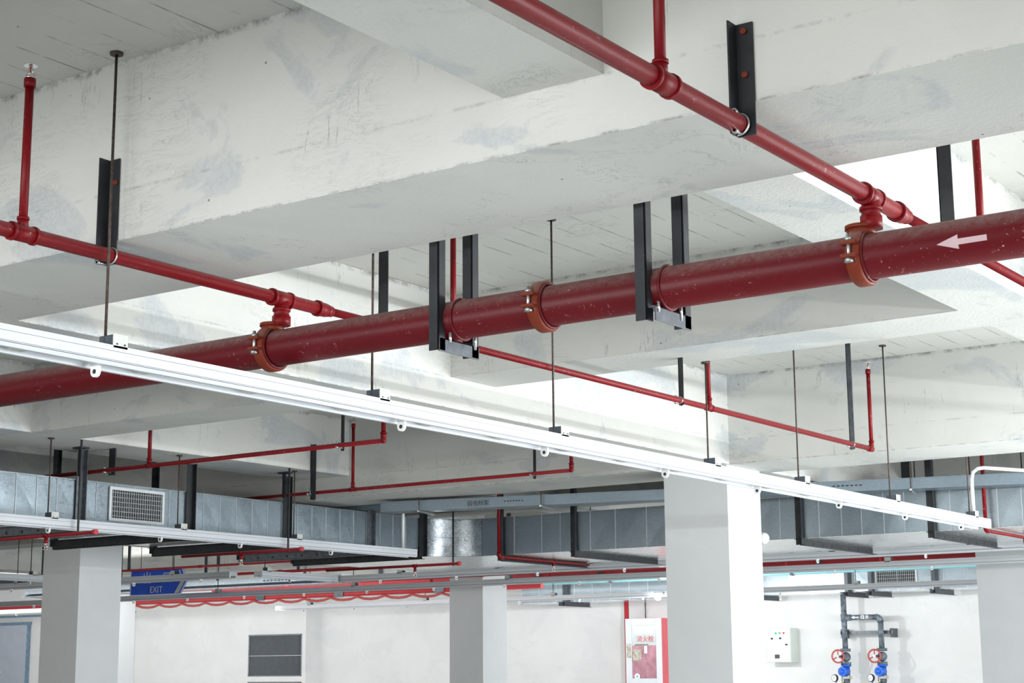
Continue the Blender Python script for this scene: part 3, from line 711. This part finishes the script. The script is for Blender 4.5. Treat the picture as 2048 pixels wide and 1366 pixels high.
# left duct grille
def grille(parent, P, a0, a1, z0, z1, nv, nh, fr=0.017):
    # frame, dark void, upright blades, cross wires
    f = MB()
    f.add([], [])
    def bx(p, q, o0, o1): f_ = [P(p[0], p[1], o0), P(q[0], q[1], o1)]; return f_
    def B(mb, u0, v0, u1, v1, o0, o1): mb.box(P(u0, v0, o0), P(u1, v1, o1))
    f = MB(); B(f, a0, z0, a1, z0 + fr, 0.002, 0.010); B(f, a0, z1 - fr, a1, z1, 0.002, 0.010); B(f, a0, z0 + fr, a0 + fr, z1 - fr, 0.002, 0.010); B(f, a1 - fr, z0 + fr, a1, z1 - fr, 0.002, 0.010)
    go = f.build('grille_frame', M_FRAME, parent)
    m = MB(); B(m, a0 + fr, z0 + fr, a1 - fr, z1 - fr, 0.0015, 0.0025); m.build('grille_void', M_DARK, go)
    v0 = None
    for i in range(nv):
        u = a0 + fr + (a1 - a0 - 2 * fr) * (i + 0.5) / nv
        if i == 0:
            m = MB(); B(m, u - 0.0007, z0 + fr, u + 0.0007, z1 - fr, 0.0028, 0.008); v0 = m.build('grille_blade', M_FRAME, go); u0 = u
        else:
            q = v0.copy(); col.objects.link(q); q.parent = go
            A, Bq = P(u, 0, 0), P(u0, 0, 0); q.location = Vector([(A[j] - Bq[j]) * S for j in range(3)])
    m = MB()
    for i in range(nh):
        v = z0 + fr + (z1 - z0 - 2 * fr) * (i + 0.5) / nh; B(m, a0 + fr, v - 0.0009, a1 - fr, v + 0.0009, 0.0026, 0.0045)
    m.build('grille_cross_wires', M_FRAME, go)
    return go
grille(t, lambda a, z, o: (DX + o, a, z), GY0, GY1, 0.776, DT - 0.018, 22, 6, 0.015)

t = thing('air_duct', 'wide galvanised air duct running behind the large column to the right edge', 'air duct', (-3.5, 9.2, DB))
x0 = DX + rad
MB().box((x0, DF + 0.004, DB), (3.0, DBK, DT)).build('duct_body', M_GALVB, t)
xs = [x0, -6.12, -5.91, -5.77, -5.55, -5.37, -5.15, -4.95, -4.75, -4.5, -4.268, -4.027, -3.891, -3.772, -3.64, -3.519, -3.39, -3.26, -3.13, -3.0, -2.87, -2.74, -2.61, -2.48, -2.3, -2.1, -1.9]
def frontP(a, z, o): return (a, DF + 0.004 - o, z)
for a0, a1 in zip(xs[:-1], xs[1:]):
    panel(t, frontP, a0, a1, DB + 0.002, DT - 0.004, random.choice((-1, 1, 0.5)), M_GALV)
    MB().box((a1 - 0.002, DF - 0.002, DB), (a1 + 0.001, DF + 0.002, DT)).build('standing_seam', M_SEAM, t)
# bottom sheets of both ducts, as separate slightly dished panels
for i, (a, b_) in enumerate(zip(arange(2.6, 8.4, 0.62), arange(3.22, 9.1, 0.62))):
    pass
for i in range(12):
    a = x0 + 0.03 + i * 0.62
    MB().add([(a, DF + 0.01, DB), (a + 0.60, DF + 0.01, DB), (a + 0.60, DBK - 0.01, DB), (a, DBK - 0.01, DB), (a + 0.3, (DF + DBK) / 2, DB - 0.006)], [(0, 1, 4), (1, 2, 4), (2, 3, 4), (3, 0, 4)], False).build('underside_panel', M_GALVB, t)

# duct 2 on the back wall
t = thing('air_duct', 'far galvanised duct with a grille, running along the back wall', 'air duct', (-8, 15.7, 0.75))
MB().box((-10.9, 15.76, 0.752), (3.0, 16.28, 0.985)).build('duct_body', M_GALVB, t)
x = -10.9
def farP(a, z, o): return (a, 15.76 - o, z)
while x < -4.9:
    panel(t, farP, x, x + 0.232, 0.754, 0.983, random.choice((-1, 1, 0.5)), M_GALV)
    MB().box((x - 0.002, 15.754, 0.752), (x + 0.003, 15.76, 0.985)).build('standing_seam', M_SEAM, t)
    x += 0.235
grille(t, lambda a, z, o: (a, 15.757 - o, z), -6.66, -6.23, 0.775, 0.965, 20, 5, 0.014)

# duct supports: perforated channel under the duct plus angle uprights
def support(label, axis, a, u0, u1, z=0.744, hang=None, mat=None, group='black perforated duct supports', slots=True, ztop=ZS, hw=0.036):
    """axis 'x': bar runs along x at y=a from u0 (far) to u1 (near end, with upright)"""
    P = (lambda u, d, zz: (u, a + d, zz)) if axis == 'x' else (lambda u, d, zz: (a + d, u, zz))
    t = thing('duct_support', label, 'bracket', P((u0 + u1) / 2, 0, z), group)
    mt = mat or M_BLACK
    m = MB().box(P(u0, 0, z - hw), P(u1, 0.003, z + 0.014)).box(P(u0, 0, z + 0.011), P(u1, -0.035, z + 0.014)).box(P(u0, 0, z - hw), P(u1, 0.030, z - hw + 0.003)); m.build('channel', mt, t)
    if slots:
        s0 = None; u = min(u0, u1) + 0.04; n_ = 0
        sd = -1 if axis == 'x' else 1
        while u < max(u0, u1) - 0.02:
            off = -0.0008 if axis == 'x' else 0.003
            if s0 is None:
                s0 = MB().box(P(u, off, z - hw * 0.62), P(u + 0.014, off + 0.0008, z - hw * 0.62 + 0.014)).build('slot', M_DARK, t); us = u
            else:
                d = P(u - us, 0, 0); bb = P(0, 0, 0); part(s0, 'slot', t, (d[0] - bb[0], d[1] - bb[1], 0))
            u += 0.125
    if hang:
        up = MB()
        ztop = top_at(hang, a) if axis == 'x' else top_at(a, hang)
        if axis == 'x': up.box((hang, a - 0.022, z - 0.02), (hang + 0.004, a + 0.024, ztop)).box((hang, a + 0.020, z - 0.02), (hang + 0.03, a + 0.024, ztop))
        else: up.box((a - 0.024, hang, z - 0.02), (a + 0.024, hang - 0.004, ztop)).box((a + 0.020, hang - 0.03, z - 0.02), (a + 0.024, hang, ztop))
        up.build('upright', mt, t, bevel=0.0006)
        if axis == 'x':
            MB().box((u0, a - 0.020, z - 0.02), (u0 + 0.004, a + 0.020, top_at(u0, a))).box((u0, a + 0.016, z - 0.02), (u0 + 0.026, a + 0.020, top_at(u0, a))).build('upright', M_BLACK, t)
    return t
for i, (y, ulab) in enumerate([(3.6, None), (4.72, 'duct support at the far left edge, over red pipework'), (5.69, 'duct support left of the duct grille, long bar over the column'),
                               (6.45, 'duct support right of the duct grille'), (7.215, 'duct support over the thin capped red pipe'), (7.97, 'duct support before the elbow of the left duct'), (8.485, 'duct support at the start of the curved elbow')]):
    support(ulab or 'duct support nearest the camera, out past the left edge', 'x', y, -7.74, DX + 0.012, hang=DX + 0.008, mat=M_STRUT if i in (1, 2, 5) else M_BLACK)
for (x, lab) in [(-6.22, 'duct support just right of the curved elbow'), (-5.665, 'duct support between elbow and large column'), (-4.145, 'duct support just right of the large column'), (-3.365, 'duct support under the right end of the white track'), (-2.4, 'duct support past the right edge')]:
    support(lab, 'y', x, DBK - 0.02, DF - 0.01, hang=DF - 0.006, z=0.7125, hw=0.024, slots=(x > -4.2))
for i, (x, lab) in enumerate([(-10.3, 'far wall duct support left of the fire hose cabinet'), (-7.95, 'far wall duct support right of the large column'), (-6.95, 'far wall duct support beside the lagged pipe'), (-6.7, 'far wall duct support left of the far grille'), (-6.05, 'far wall duct support right of the far grille')]):
    support(lab, 'y', x, 16.24, 15.6, hang=15.72, z=0.736, slots=False, mat=M_GREYST, group='supports of the far wall duct', hw=0.03)
# free hangers above left duct
for (x, y, lab) in [(-6.58, 5.62, 'dark hanger bar left of the dark red pipe'), (-6.52, 7.05, 'pair hanger bar above the duct near the beam channel')]:
    t = thing('duct_hanger', lab, 'bracket', (x, y, DT), 'dark hanger bars above the left duct')
    MB().box((x, y, DT + 0.005), (x + 0.024, y + 0.004, Z2)).box((x, y, DT + 0.005), (x + 0.004, y + 0.02, Z2)).build('bar', M_BLACK, t)
    MB().box((x - 0.02, y - 0.02, Z2 - 0.008), (x + 0.05, y + 0.03, Z2)).build('plate', M_BLACK, t)

# ================================================================== CABLE TRAY
A_, B_ = Vector((-6.42, 7.62, 0)), Vector((1.5, 9.60, 0))
A_ = Vector((-6.30, 7.652, 0)); d_ = (Vector((-2.78, 8.53, 0)) - Vector((-5.98, 7.715, 0))).normalized(); B_ = A_ + d_ * 8.0
nrm = Vector((-d_.y, d_.x, 0))
t = thing('cable_tray', 'grey galvanised cable tray with stencilled characters, above the right duct', 'cable tray', (-4.5, 8.1, 0.90))
mid = (A_ + B_) / 2 + nrm * 0.07
MB().bar((A_ + nrm * 0.07 + Vector((0, 0, 0.953))), (B_ + nrm * 0.07 + Vector((0, 0, 0.953))), 0.13, 0.056).build('tray_body', M_TRAY, t, bevel=0.001)
MB().bar((A_ + nrm * 0.07 + Vector((0, 0, 0.981))), (B_ + nrm * 0.07 + Vector((0, 0, 0.981))), 0.146, 0.004).build('tray_lid', M_TRAY, t)
MB().bar(Vector((-6.33, 7.90, 1.0)) , Vector((-9.5, 8.15, 1.0)), 0.12, 0.05).build('tray_branch', M_TRAY, t)
for k, (f_) in enumerate((-5.70,)):
    p = A_ + d_ * ((f_ - A_.x) / d_.x) + nrm * 0.0030
    text('\u5f31\u7535\u6865\u67b6', 'stencil_lettering', M_INKG, t, (p.x, p.y, 0.951), 0.034, xdir=d_, label='grey stencilled characters')
m = MB()
for sx in [-5.545 + 0.017 * i for i in range(7)] + [-3.73 + 0.023 * i for i in range(7)]:
    p = A_ + d_ * ((sx - A_.x) / d_.x); m.bar(p + nrm * 0.0044 + Vector((0, 0, 0.957)), p + nrm * 0.0044 + d_ * (0.010 if sx < -5 else 0.015) + Vector((0, 0, 0.957)), 0.0015, 0.006)
m.build('slot_row', M_DARK, t)['kind'] = 'stuff'
for fx in (-6.05, -5.32, -3.33, -2.2):
    p = A_ + d_ * ((fx - A_.x) / d_.x)
    MB().bar(p - nrm * 0.03 + Vector((0, 0, 0.918)), p + nrm * 0.20 + Vector((0, 0, 0.918)), 0.012, 0.010).build('support_arm', M_ZINC, t)
    MB().cyl(p - nrm * 0.018 + Vector((0, 0, 0.905)), p - nrm * 0.018 + Vector((0, 0, top_at(p.x, p.y))), 0.003, 6).build('support_rod', M_ROD, t)
# more thin rods hanging behind
for (x, y, lab) in [(-5.1, 9.35, 'thin steel rod above the right duct, left of the large column'), (-4.75, 9.2, 'thin steel rod above the duct, second to the left of the large column'),
                    (-4.0, 8.95, 'first thin rod above the duct right of the large column'), (-3.62, 9.2, 'second thin rod above the duct right of the large column'), (-3.35, 9.35, 'third thin rod above the duct right of the large column'),
                    (-3.0, 9.2, 'thin rod above the duct beside the bright red drop pipe'), (-2.72, 9.3, 'thin rod above the duct at the right edge of the frame')]:
    o = MB().cyl((x, y, DT), (x, y, top_at(x, y)), 0.004, 6).build('hanger_rod', M_ROD, origin=(x, y, DT)); tag(o, lab, 'rod', 'rods above the right duct')
o = MB().box((-3.72, 9.25, DT), (-3.66, 9.256, ZS)).build('duct_hanger', M_BLACK, origin=(-3.7, 9.25, DT)); tag(o, 'broad black hanger bar above the cable tray at right', 'bracket')

# wall globe behind the large column
t = thing('wall_lamp', 'small white globe peeking out behind the large column', 'lamp', (-3.84, 7.70, 0.66))
MB().sphere((-3.900, 7.815, 0.660), 0.030, 20, 12).build('globe', M_WHITE2, t)
MB().cyl((-3.93, 7.778, 0.660), (-3.92, 7.79, 0.660), 0.014, 16).build('globe_base', M_WHITE2, t)

# ================================================================== EXIT SIGN
t = thing('exit_sign', 'blue arrow-shaped exit sign with white lettering, hung beyond the left column', 'sign', (-11.2, 10.5, 0.69))
sy = 10.5
outl = [(-11.52, 0.692), (-11.52, 0.918), (-10.885, 0.925), (-10.81, 0.808), (-10.89, 0.690)]
MB().prism(outl, 1, sy, sy + 0.012).build('sign_board', M_SIGN, t)
m = MB(); w_ = 0.0075
def strip(m, p, q, wd, y0=sy - 0.001):
    m.bar((p[0], y0, p[1]), (q[0], y0, q[1]), 0.0016, wd, up=(0, 0, 1)) if abs(p[0] - q[0]) > 1e-5 else m.box((p[0] - wd / 2, y0 - 0.0008, min(p[1], q[1])), (p[0] + wd / 2, y0 + 0.0008, max(p[1], q[1])))
for a, b in zip(outl, outl[1:] + outl[:1]): strip(m, a, b, 0.011)
for a, b in zip([(-10.905, 0.9), (-10.872, 0.808), (-10.955, 0.70)], [(-10.872, 0.808), (-10.955, 0.70)]): strip(m, a, b, 0.011)
m.build('sign_border', M_SIGNW, t)
MB().add([(-10.953, sy - 0.0022, 0.70), (-10.872, sy - 0.0022, 0.80), (-10.835, sy - 0.0022, 0.80), (-10.905, sy - 0.0022, 0.70)], [(0, 1, 2, 3)]).build('sign_chevron', M_FRAME, t)
text('EXIT', 'sign_lettering', M_SIGNW, t, (-11.19, sy - 0.003, 0.735), 0.078, label='white English lettering')
text('\u51fa', 'sign_lettering', M_SIGNW, t, (-11.31, sy - 0.003, 0.835), 0.115, label='white Chinese character')
text('\u53e3', 'sign_lettering', M_SIGNW, t, (-11.06, sy - 0.003, 0.835), 0.105, label='white Chinese character')
for x in (-11.4, -11.0): MB().cyl((x, sy + 0.006, 0.915), (x, sy + 0.006, ZS), 0.003, 6).build('hanging_wire', M_ROD, t)

# ================================================================== FAR PIPES
t = thing('fire_main_pipe', 'far red fire main pipe running parallel to the near one', 'pipe', (-7, 12.45, 0.84))
fy, fz, fr = 12.42, 0.835, 0.030
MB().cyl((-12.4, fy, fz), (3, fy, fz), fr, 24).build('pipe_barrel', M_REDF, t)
for x in (-9.6, -8.3, -6.9, -6.0, -5.2): MB().cyl((x - 0.02, fy, fz), (x + 0.02, fy, fz), fr * 1.25, 24).build('coupling', M_REDF, t)
for x in (-8.4, -7.75, -6.75, -6.55, -5.7):
    MB().box((x - 0.02, fy - 0.04, fz - 0.045), (x + 0.02, fy - 0.034, top_at(x, fy - 0.037))).build('hanger_strap', M_GREYST, t)
t = thing('water_pipe', 'teal pipe running along in front of the far wall duct', 'pipe', (-8, 14.5, 0.88))
MB().cyl((-15.5, 14.6, 0.895), (3, 14.6, 0.895), 0.02, 16).build('pipe_run', M_TEAL, t)
for x in (-14, -12, -9, -7, -5): MB().box((x - 0.01, 14.57, 0.87), (x + 0.01, 14.63, top_at(x, 14.6))).build('hanger_strap', M_GREYST, t)
t = thing('fire_main_pipe', 'far red pipe with drooping cable below the middle far track', 'pipe', (-11, 13.3, 0.80))
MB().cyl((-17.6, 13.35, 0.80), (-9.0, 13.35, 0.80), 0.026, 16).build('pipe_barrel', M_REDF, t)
for x in (-15.7, -14.9, -12.6, -11.5, -10.2): MB().box((x - 0.06, 13.31, 0.765), (x + 0.06, 13.315, 0.84)).build('hanger_strap', M_GREYST, t)
pts = []
x = -15.2
while x < -9.6:
    pts += [(x, 13.30, 0.765), (x + 0.09, 13.30, 0.742), (x + 0.18, 13.30, 0.736), (x + 0.27, 13.30, 0.742)]; x += 0.36
MB().tube(pts, 0.013, 8).build('drooping_cable', M_WHEEL, t)
for k, (y, z, x0_, x1_, r, mt, lab) in enumerate([(10.35, 0.905, -16.5, -8.3, 0.010, M_REDF, 'thin red pipe above the exit sign'), (10.8, 0.86, -16, -7.4, 0.013, M_REDF, 'red pipe level with the top of the exit sign'),
                                                  (11.55, 0.80, -12.2, -6.0, 0.012, M_REDF, 'red pipe right of the exit sign'), (10.9, 0.98, -22, -14.0, 0.022, M_REDF, 'red pipe at the far left edge beside the column'),
                                                  (12.9, 0.78, -24, -17.4, 0.020, M_REDF, 'low red pipe at the far left edge')]):
    t = thing('sprinkler_pipe', lab, 'pipe', ((x0_ + x1_) / 2, y, z), 'far thin red pipes')
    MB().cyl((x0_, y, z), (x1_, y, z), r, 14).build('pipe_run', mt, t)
    x = x0_ + 0.5
    while x < x1_:
        MB().cyl((x - 0.02, y, z), (x + 0.02, y, z), r * 1.35, 14).build('tee_fitting', mt, t)
        MB().box((x + 0.2, y - 0.004, z - r), (x + 0.23, y + 0.004, top_at(x + 0.215, y))).build('hanger_strap', M_GREYST, t); x += 1.1
t = thing('cable_tray', 'far galvanised tray with slots right of the exit sign', 'cable tray', (-11, 12.0, 0.8))
MB().box((-14.2, 11.5, 0.80), (-9.9, 11.72, 0.865)).build('tray_body', M_GALV, t)
MB().box((-14.2, 11.46, 0.79), (-9.9, 11.76, 0.797)).build('tray_foot', M_GREYST, t)
m = MB()
for i in range(7): m.box((-12.15 + i * 0.045, 11.496, 0.832), (-12.125 + i * 0.045, 11.499, 0.846)).box((-10.85 + i * 0.045, 11.496, 0.832), (-10.825 + i * 0.045, 11.499, 0.846))
m.build('slot_row', M_DARK, t)['kind'] = 'stuff'
t = thing('cable_tray', 'grey tray at the far left edge beside the column', 'cable tray', (-15, 10.0, 0.8))
MB().box((-22, 10.05, 0.80), (-12.3, 10.3, 0.90)).build('tray_body', M_TRAY, t)

# ================================================================== WALL EQUIPMENT
# louvers
for (z0, z1, lab) in ((-0.033, 0.486, 'tall grey louver panel set in the wall, left of centre'), (-0.5, -0.103, 'lower grey louver panel, only its top edge in view')):
    t = thing('wall_louver', lab, 'louver', (-14.9, 16.1, z0), 'grey wall louvers')
    x0_, x1_ = -15.355, -14.445
    MB().box((x0_, 16.18, z0), (x1_, 16.2, z1)).build('backing', M_DARK, t)
    f = MB().box((x0_, 16.03, z0), (x0_ + 0.012, 16.18, z1)).box((x1_ - 0.012, 16.03, z0), (x1_, 16.18, z1)).box((x0_, 16.03, z0), (x1_, 16.18, z0 + 0.01)).box((x0_, 16.03, z1 - 0.01), (x1_, 16.18, z1)); f.build('frame', M_LOUV, t)
    b0 = None; n_ = 44
    for i in range(n_):
        x = x0_ + 0.02 + (x1_ - x0_ - 0.04) * (i + 0.5) / n_
        if b0 is None: b0 = MB().add([(x - 0.008, 16.045, z0 + 0.01), (x + 0.007, 16.09, z0 + 0.01), (x + 0.007, 16.09, z1 - 0.01), (x - 0.008, 16.045, z1 - 0.01), (x - 0.006, 16.044, z0 + 0.01), (x + 0.009, 16.089, z0 + 0.01), (x + 0.009, 16.089, z1 - 0.01), (x - 0.006, 16.044, z1 - 0.01)], [(0, 1, 2, 3), (4, 5, 6, 7), (0, 3, 7, 4), (1, 2, 6, 5)]).build('louver_blade', M_LOUV, t); xb = x
        else: part(b0, 'louver_blade', t, (x - xb, 0, 0))
    MB().box((x0_, 16.036, z0 + (z1 - z0) * 0.49), (x1_, 16.042, z0 + (z1 - z0) * 0.50)).build('tie_bar', M_FRAME, t)
# door far left
d = MB().box((-21.3, 16.26, FLOOR), (-20.62, 16.285, 0.72)); d2 = MB().box((-20.60, 16.26, FLOOR), (-19.98, 16.285, 0.72))
t = thing('door_1', 'grey double steel door at the far left edge', 'door', (-20.6, 16.27, FLOOR)); t['kind'] = 'structure'
d.build('door_leaf', M_DOOR, t); d2.build('door_leaf', M_DOOR, t)
MB().box((-21.4, 16.25, 0.725), (-19.93, 16.29, 0.765)).box((-19.975, 16.25, FLOOR), (-19.945, 16.29, 0.725)).build('door_frame', M_DOORF, t)
MB().cyl((-20.55, 16.25, 0.05), (-20.55, 16.26, 0.05), 0.02, 10).build('door_lock', M_WHITE2, t)
struct('trim_1', MB().box((-22, 16.27, 0.835), (-17.7, 16.3, 0.865)), M_DOORF)
# fire hose cabinet
t = thing('fire_hose_cabinet', 'white framed fire hose cabinet with red lettering and red sides', 'cabinet', (-9.46, 16.15, -0.5))
cx0, cx1, cz0, cz1, cyf = -9.689, -9.242, -0.50, 0.560, 16.0
MB().box((cx0, cyf + 0.01, cz0), (cx1, 16.298, cz1)).build('cabinet_body', M_PINK, t)
fw = 0.075
dr = MB().box((cx0, cyf - 0.012, cz0), (cx0 + fw, cyf + 0.01, cz1)).box((cx1 - fw + 0.01, cyf - 0.012, cz0), (cx1, cyf + 0.01, cz1)).box((cx0 + fw, cyf - 0.012, cz1 - fw), (cx1 - fw + 0.01, cyf + 0.01, cz1)).box((cx0 + fw, cyf - 0.012, cz0), (cx1 - fw + 0.01, cyf + 0.01, cz0 + 0.42)).build('door', M_WHITE, t, bevel=0.004)
gx0, gx1 = cx0 + fw, cx1 - fw + 0.01
MB().box((gx0, cyf, 0.27), (gx1, cyf + 0.006, cz1 - fw)).build('glass_pane', M_GLASSG, dr)
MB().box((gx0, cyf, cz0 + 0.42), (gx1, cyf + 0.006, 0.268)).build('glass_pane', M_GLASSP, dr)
gm = (gx0 + gx1) / 2
text('\u6d88\u706b\u6813', 'door_lettering', M_REDT, dr, (gm + 0.015, cyf - 0.002, 0.335), 0.072, label='red Chinese characters')
m = MB()
for i in range(9): m.box((gx0 + 0.04 + i * 0.019, cyf - 0.001, 0.272), (gx0 + 0.053 + i * 0.019, cyf - 0.0002, 0.284))
m.build('small_lettering', M_INKG, dr)
MB().box((gx0 - 0.06, cyf - 0.014, 0.14), (gx0 - 0.005, cyf - 0.0125, 0.29)).box((gx0 + 0.01, cyf - 0.003, 0.11), (gx0 + 0.115, cyf - 0.001, 0.23)).build('paper_notice', M_PAPER, dr)
MB().box((gx0 + 0.155, cyf - 0.003, 0.185), (gx0 + 0.19, cyf - 0.001, 0.265)).build('white_label', M_SIGNW, dr)
MB().cyl((gx0 + 0.06, cyf - 0.003, -0.06), (gx0 + 0.06, cyf + 0.0, -0.06), 0.033, 20).build('round_label', M_SIGNW, dr)
MB().cyl((gx0 + 0.06, cyf - 0.004, -0.06), (gx0 + 0.06, cyf - 0.003, -0.06), 0.012, 14).build('green_mark', M_GREEN, dr)
t = thing('riser_pipe', 'red riser pipe beside the fire hose cabinet', 'pipe', (-9.72, 16.15, FLOOR))
MB().cyl((-9.735, 16.1, FLOOR), (-9.735, 16.1, 0.75), 0.026, 18).build('pipe_run', M_REDF, t)
t = thing('cable_conduit', 'thin grey conduit running up the wall above the fire hose cabinet', 'conduit', (-9.6, 16.28, 0.56))
MB().cyl((-9.60, 16.28, 0.56), (-9.60, 16.28, 0.75), 0.006, 8).build('conduit', M_GREYST, t)
# control box
t = thing('control_box', 'pale wall control box with small coloured buttons', 'control box', (-7.9, 16.2, 0.08))
MB().box((-8.055, 16.12, 0.075), (-7.775, 16.3, 0.425)).build('enclosure', M_LOUV and M_BOX, t, bevel=0.004)
MB().box((-8.05, 16.113, 0.082), (-7.78, 16.12, 0.418)).build('box_door', M_BOX, t, bevel=0.002)
for (x, z, mt) in [(-7.985, 0.370, M_ZINC), (-7.94, 0.372, M_GREEN), (-7.895, 0.373, M_GREEN), (-7.85, 0.374, M_REDB), (-7.985, 0.318, M_DARK), (-7.89, 0.320, M_DARK)]:
    MB().cyl((x, 16.105, z), (x, 16.113, z), 0.0105, 12).build('button', mt, t)
MB().box((-7.835, 16.106, 0.248), (-7.81, 16.113, 0.262)).build('box_lock', M_DARK, t)
MB().box((-7.96, 16.1115, 0.115), (-7.905, 16.113, 0.155)).build('box_label', M_INKG, t)
# lagged pipes with valves
t = thing('valve_assembly', 'dark lagged pipes with red handwheels, blue valves and gauges on the right wall', 'valve assembly', (-7.0, 16.1, FLOOR))
lx, rx, vy, pr_ = -7.155, -6.765, 16.08, 0.028
MB().cyl((lx, vy, 0.20), (lx, vy, 0.748), pr_, 18).build('lagged_pipe', M_LAG, t)
MB().cyl((lx, vy, 0.512), (rx - 0.045, vy, 0.512), pr_ * 0.95, 18).build('lagged_pipe', M_LAG, t)
MB().cyl((rx, vy, 0.20), (rx, vy, 0.468), pr_, 18).build('lagged_pipe', M_LAG, t)
MB().tube([(rx - 0.05, vy, 0.512), (rx - 0.025, vy, 0.507), (rx - 0.007, vy, 0.492), (rx, vy, 0.462)], pr_ * 1.12, 18).build('elbow', M_LAG, t)
MB().cyl((lx, vy, 0.475), (lx, vy, 0.55), pr_ * 1.2, 18).cyl((lx, vy, 0.512), (lx + 0.075, vy, 0.512), pr_ * 1.15, 18).build('tee_fitting', M_LAG, t)
m = MB()
m.add([(lx + 0.09, vy - pr_ - 0.001, 0.512), (lx + 0.125, vy - pr_ - 0.001, 0.527), (lx + 0.125, vy - pr_ - 0.001, 0.497)], [(0, 1, 2)]).box((lx + 0.125, vy - pr_ - 0.002, 0.508), (lx + 0.17, vy - pr_ - 0.0005, 0.516))
m.build('flow_arrow', M_SIGNW, t)
text('\u81ea\u6c34', 'pipe_lettering', M_SIGNW, t, (lx + 0.235, vy - pr_ - 0.002, 0.512), 0.05, label='white stencilled characters')
MB().box((-7.22, 16.12, 0.345), (-6.66, 16.15, 0.378)).build('clamp_rail', M_GREYST, t)
MB().box((-7.215, 16.12, 0.31), (-7.205, 16.3, 0.40)).box((-6.69, 16.12, 0.31), (-6.68, 16.3, 0.40)).build('rail_bracket', M_GREYST, t)
for x in (lx, rx):
    MB().cyl((x, vy, 0.175), (x, vy, 0.205), 0.055, 8).cyl((x, vy, 0.045), (x, vy, 0.072), 0.055, 8).sphere((x, vy, 0.122), 0.050, 16, 10).build('gate_valve', M_LAG, t)
    MB().cyl((x - 0.02, vy - 0.03, 0.128), (x - 0.035, vy - 0.11, 0.128), 0.009, 8).build('valve_stem', M_GREYST, t)
    hc = Vector((x - 0.035, vy - 0.11, 0.128)); hax = Vector((0.10, -0.99, 0)).normalized(); su = Vector((0, 0, 1)); sv = hax.cross(su)
    m = MB().torus(hc, hax, 0.062, 0.0085, 28, 8)
    hw_ = m.build('handwheel', M_WHEEL, t)
    m = MB()
    for a in (90, 210, 330): m.cyl(hc, hc + (sv * math.cos(math.radians(a)) + su * math.sin(math.radians(a))) * 0.056, 0.006, 8)
    m.build('wheel_spoke', M_WHEEL, hw_)
    MB().cyl(hc - hax * 0.004, hc + hax * 0.012, 0.014, 12).build('wheel_hub', M_CHROME, hw_)
    MB().cyl((x, vy, 0.028), (x, vy, 0.045), 0.052, 16).cyl((x, vy, -0.055), (x, vy, 0.03), 0.036, 16).cyl((x, vy, -0.022), (x - 0.012, vy - 0.085, -0.022), 0.046, 18).sphere((x - 0.013, vy - 0.085, -0.022), 0.028, 12, 8).build('check_valve', M_BLUE, t)
    MB().cyl((x, vy, -0.078), (x, vy, -0.068), 0.054, 16).cyl((x, vy, -0.095), (x, vy, -0.085), 0.054, 16).build('flange', M_ZINC, t)
    MB().cyl((x, vy, FLOOR), (x, vy, -0.09), pr_ * 1.1, 16).build('lagged_pipe', M_LAG, t)
    for q in (-1, 1): MB().cyl((x + q * 0.042 , vy - 0.02, -0.12), (x + q * 0.042, vy - 0.02, -0.052), 0.005, 6).build('flange_bolt', M_BRASS, t)
    gc = (x - 0.098, vy - 0.05, -0.086)
    gg = MB().cyl((gc[0], gc[1], gc[2]), (gc[0] - 0.006, gc[1] - 0.02, gc[2]), 0.037, 24).build('pressure_gauge', M_DARK, t)
    MB().cyl((gc[0] - 0.006, gc[1] - 0.02, gc[2]), (gc[0] - 0.0075, gc[1] - 0.024, gc[2]), 0.031, 24).build('dial', M_SIGNW, gg)
    MB().bar((gc[0] - 0.018, gc[1] - 0.0265, gc[2] - 0.012), (gc[0] + 0.004, gc[1] - 0.0265, gc[2] + 0.014), 0.001, 0.003).build('needle', M_INK, gg)
    MB().tube([(gc[0], gc[1] + 0.005, gc[2] - 0.036), (gc[0] + 0.004, gc[1] + 0.01, gc[2] - 0.07), (x, vy, -0.12)], 0.007, 8).build('gauge_tap', M_BRASS, t)

# the one lit fixture end seen past the column
t = thing('lit_tube_lamp', 'bright lit lamp on the far track beside the large column', 'lamp', (-8.07, 13.98, 0.68))
MB().sphere((-8.075, 13.93, 0.680), 0.032, 16, 10).build('glowing_tube', M_LAMP, t)
MB().box((-8.12, 13.94, 0.70), (-8.03, 13.958, 0.72)).build('tube_socket', M_WHITE2, t)
d = bpy.data.lights.new('lit_tube_light', 'POINT'); d.energy = 190; d.shadow_soft_size = 0.05; d.color = (0.95, 0.98, 1)
o = bpy.data.objects.new('lit_tube_light', d); col.objects.link(o); o.location = (-8.07 * S, 14.02 * S, 0.635 * S + H0)

for o in bpy.data.objects:
    if '_o' in o: del o['_o']
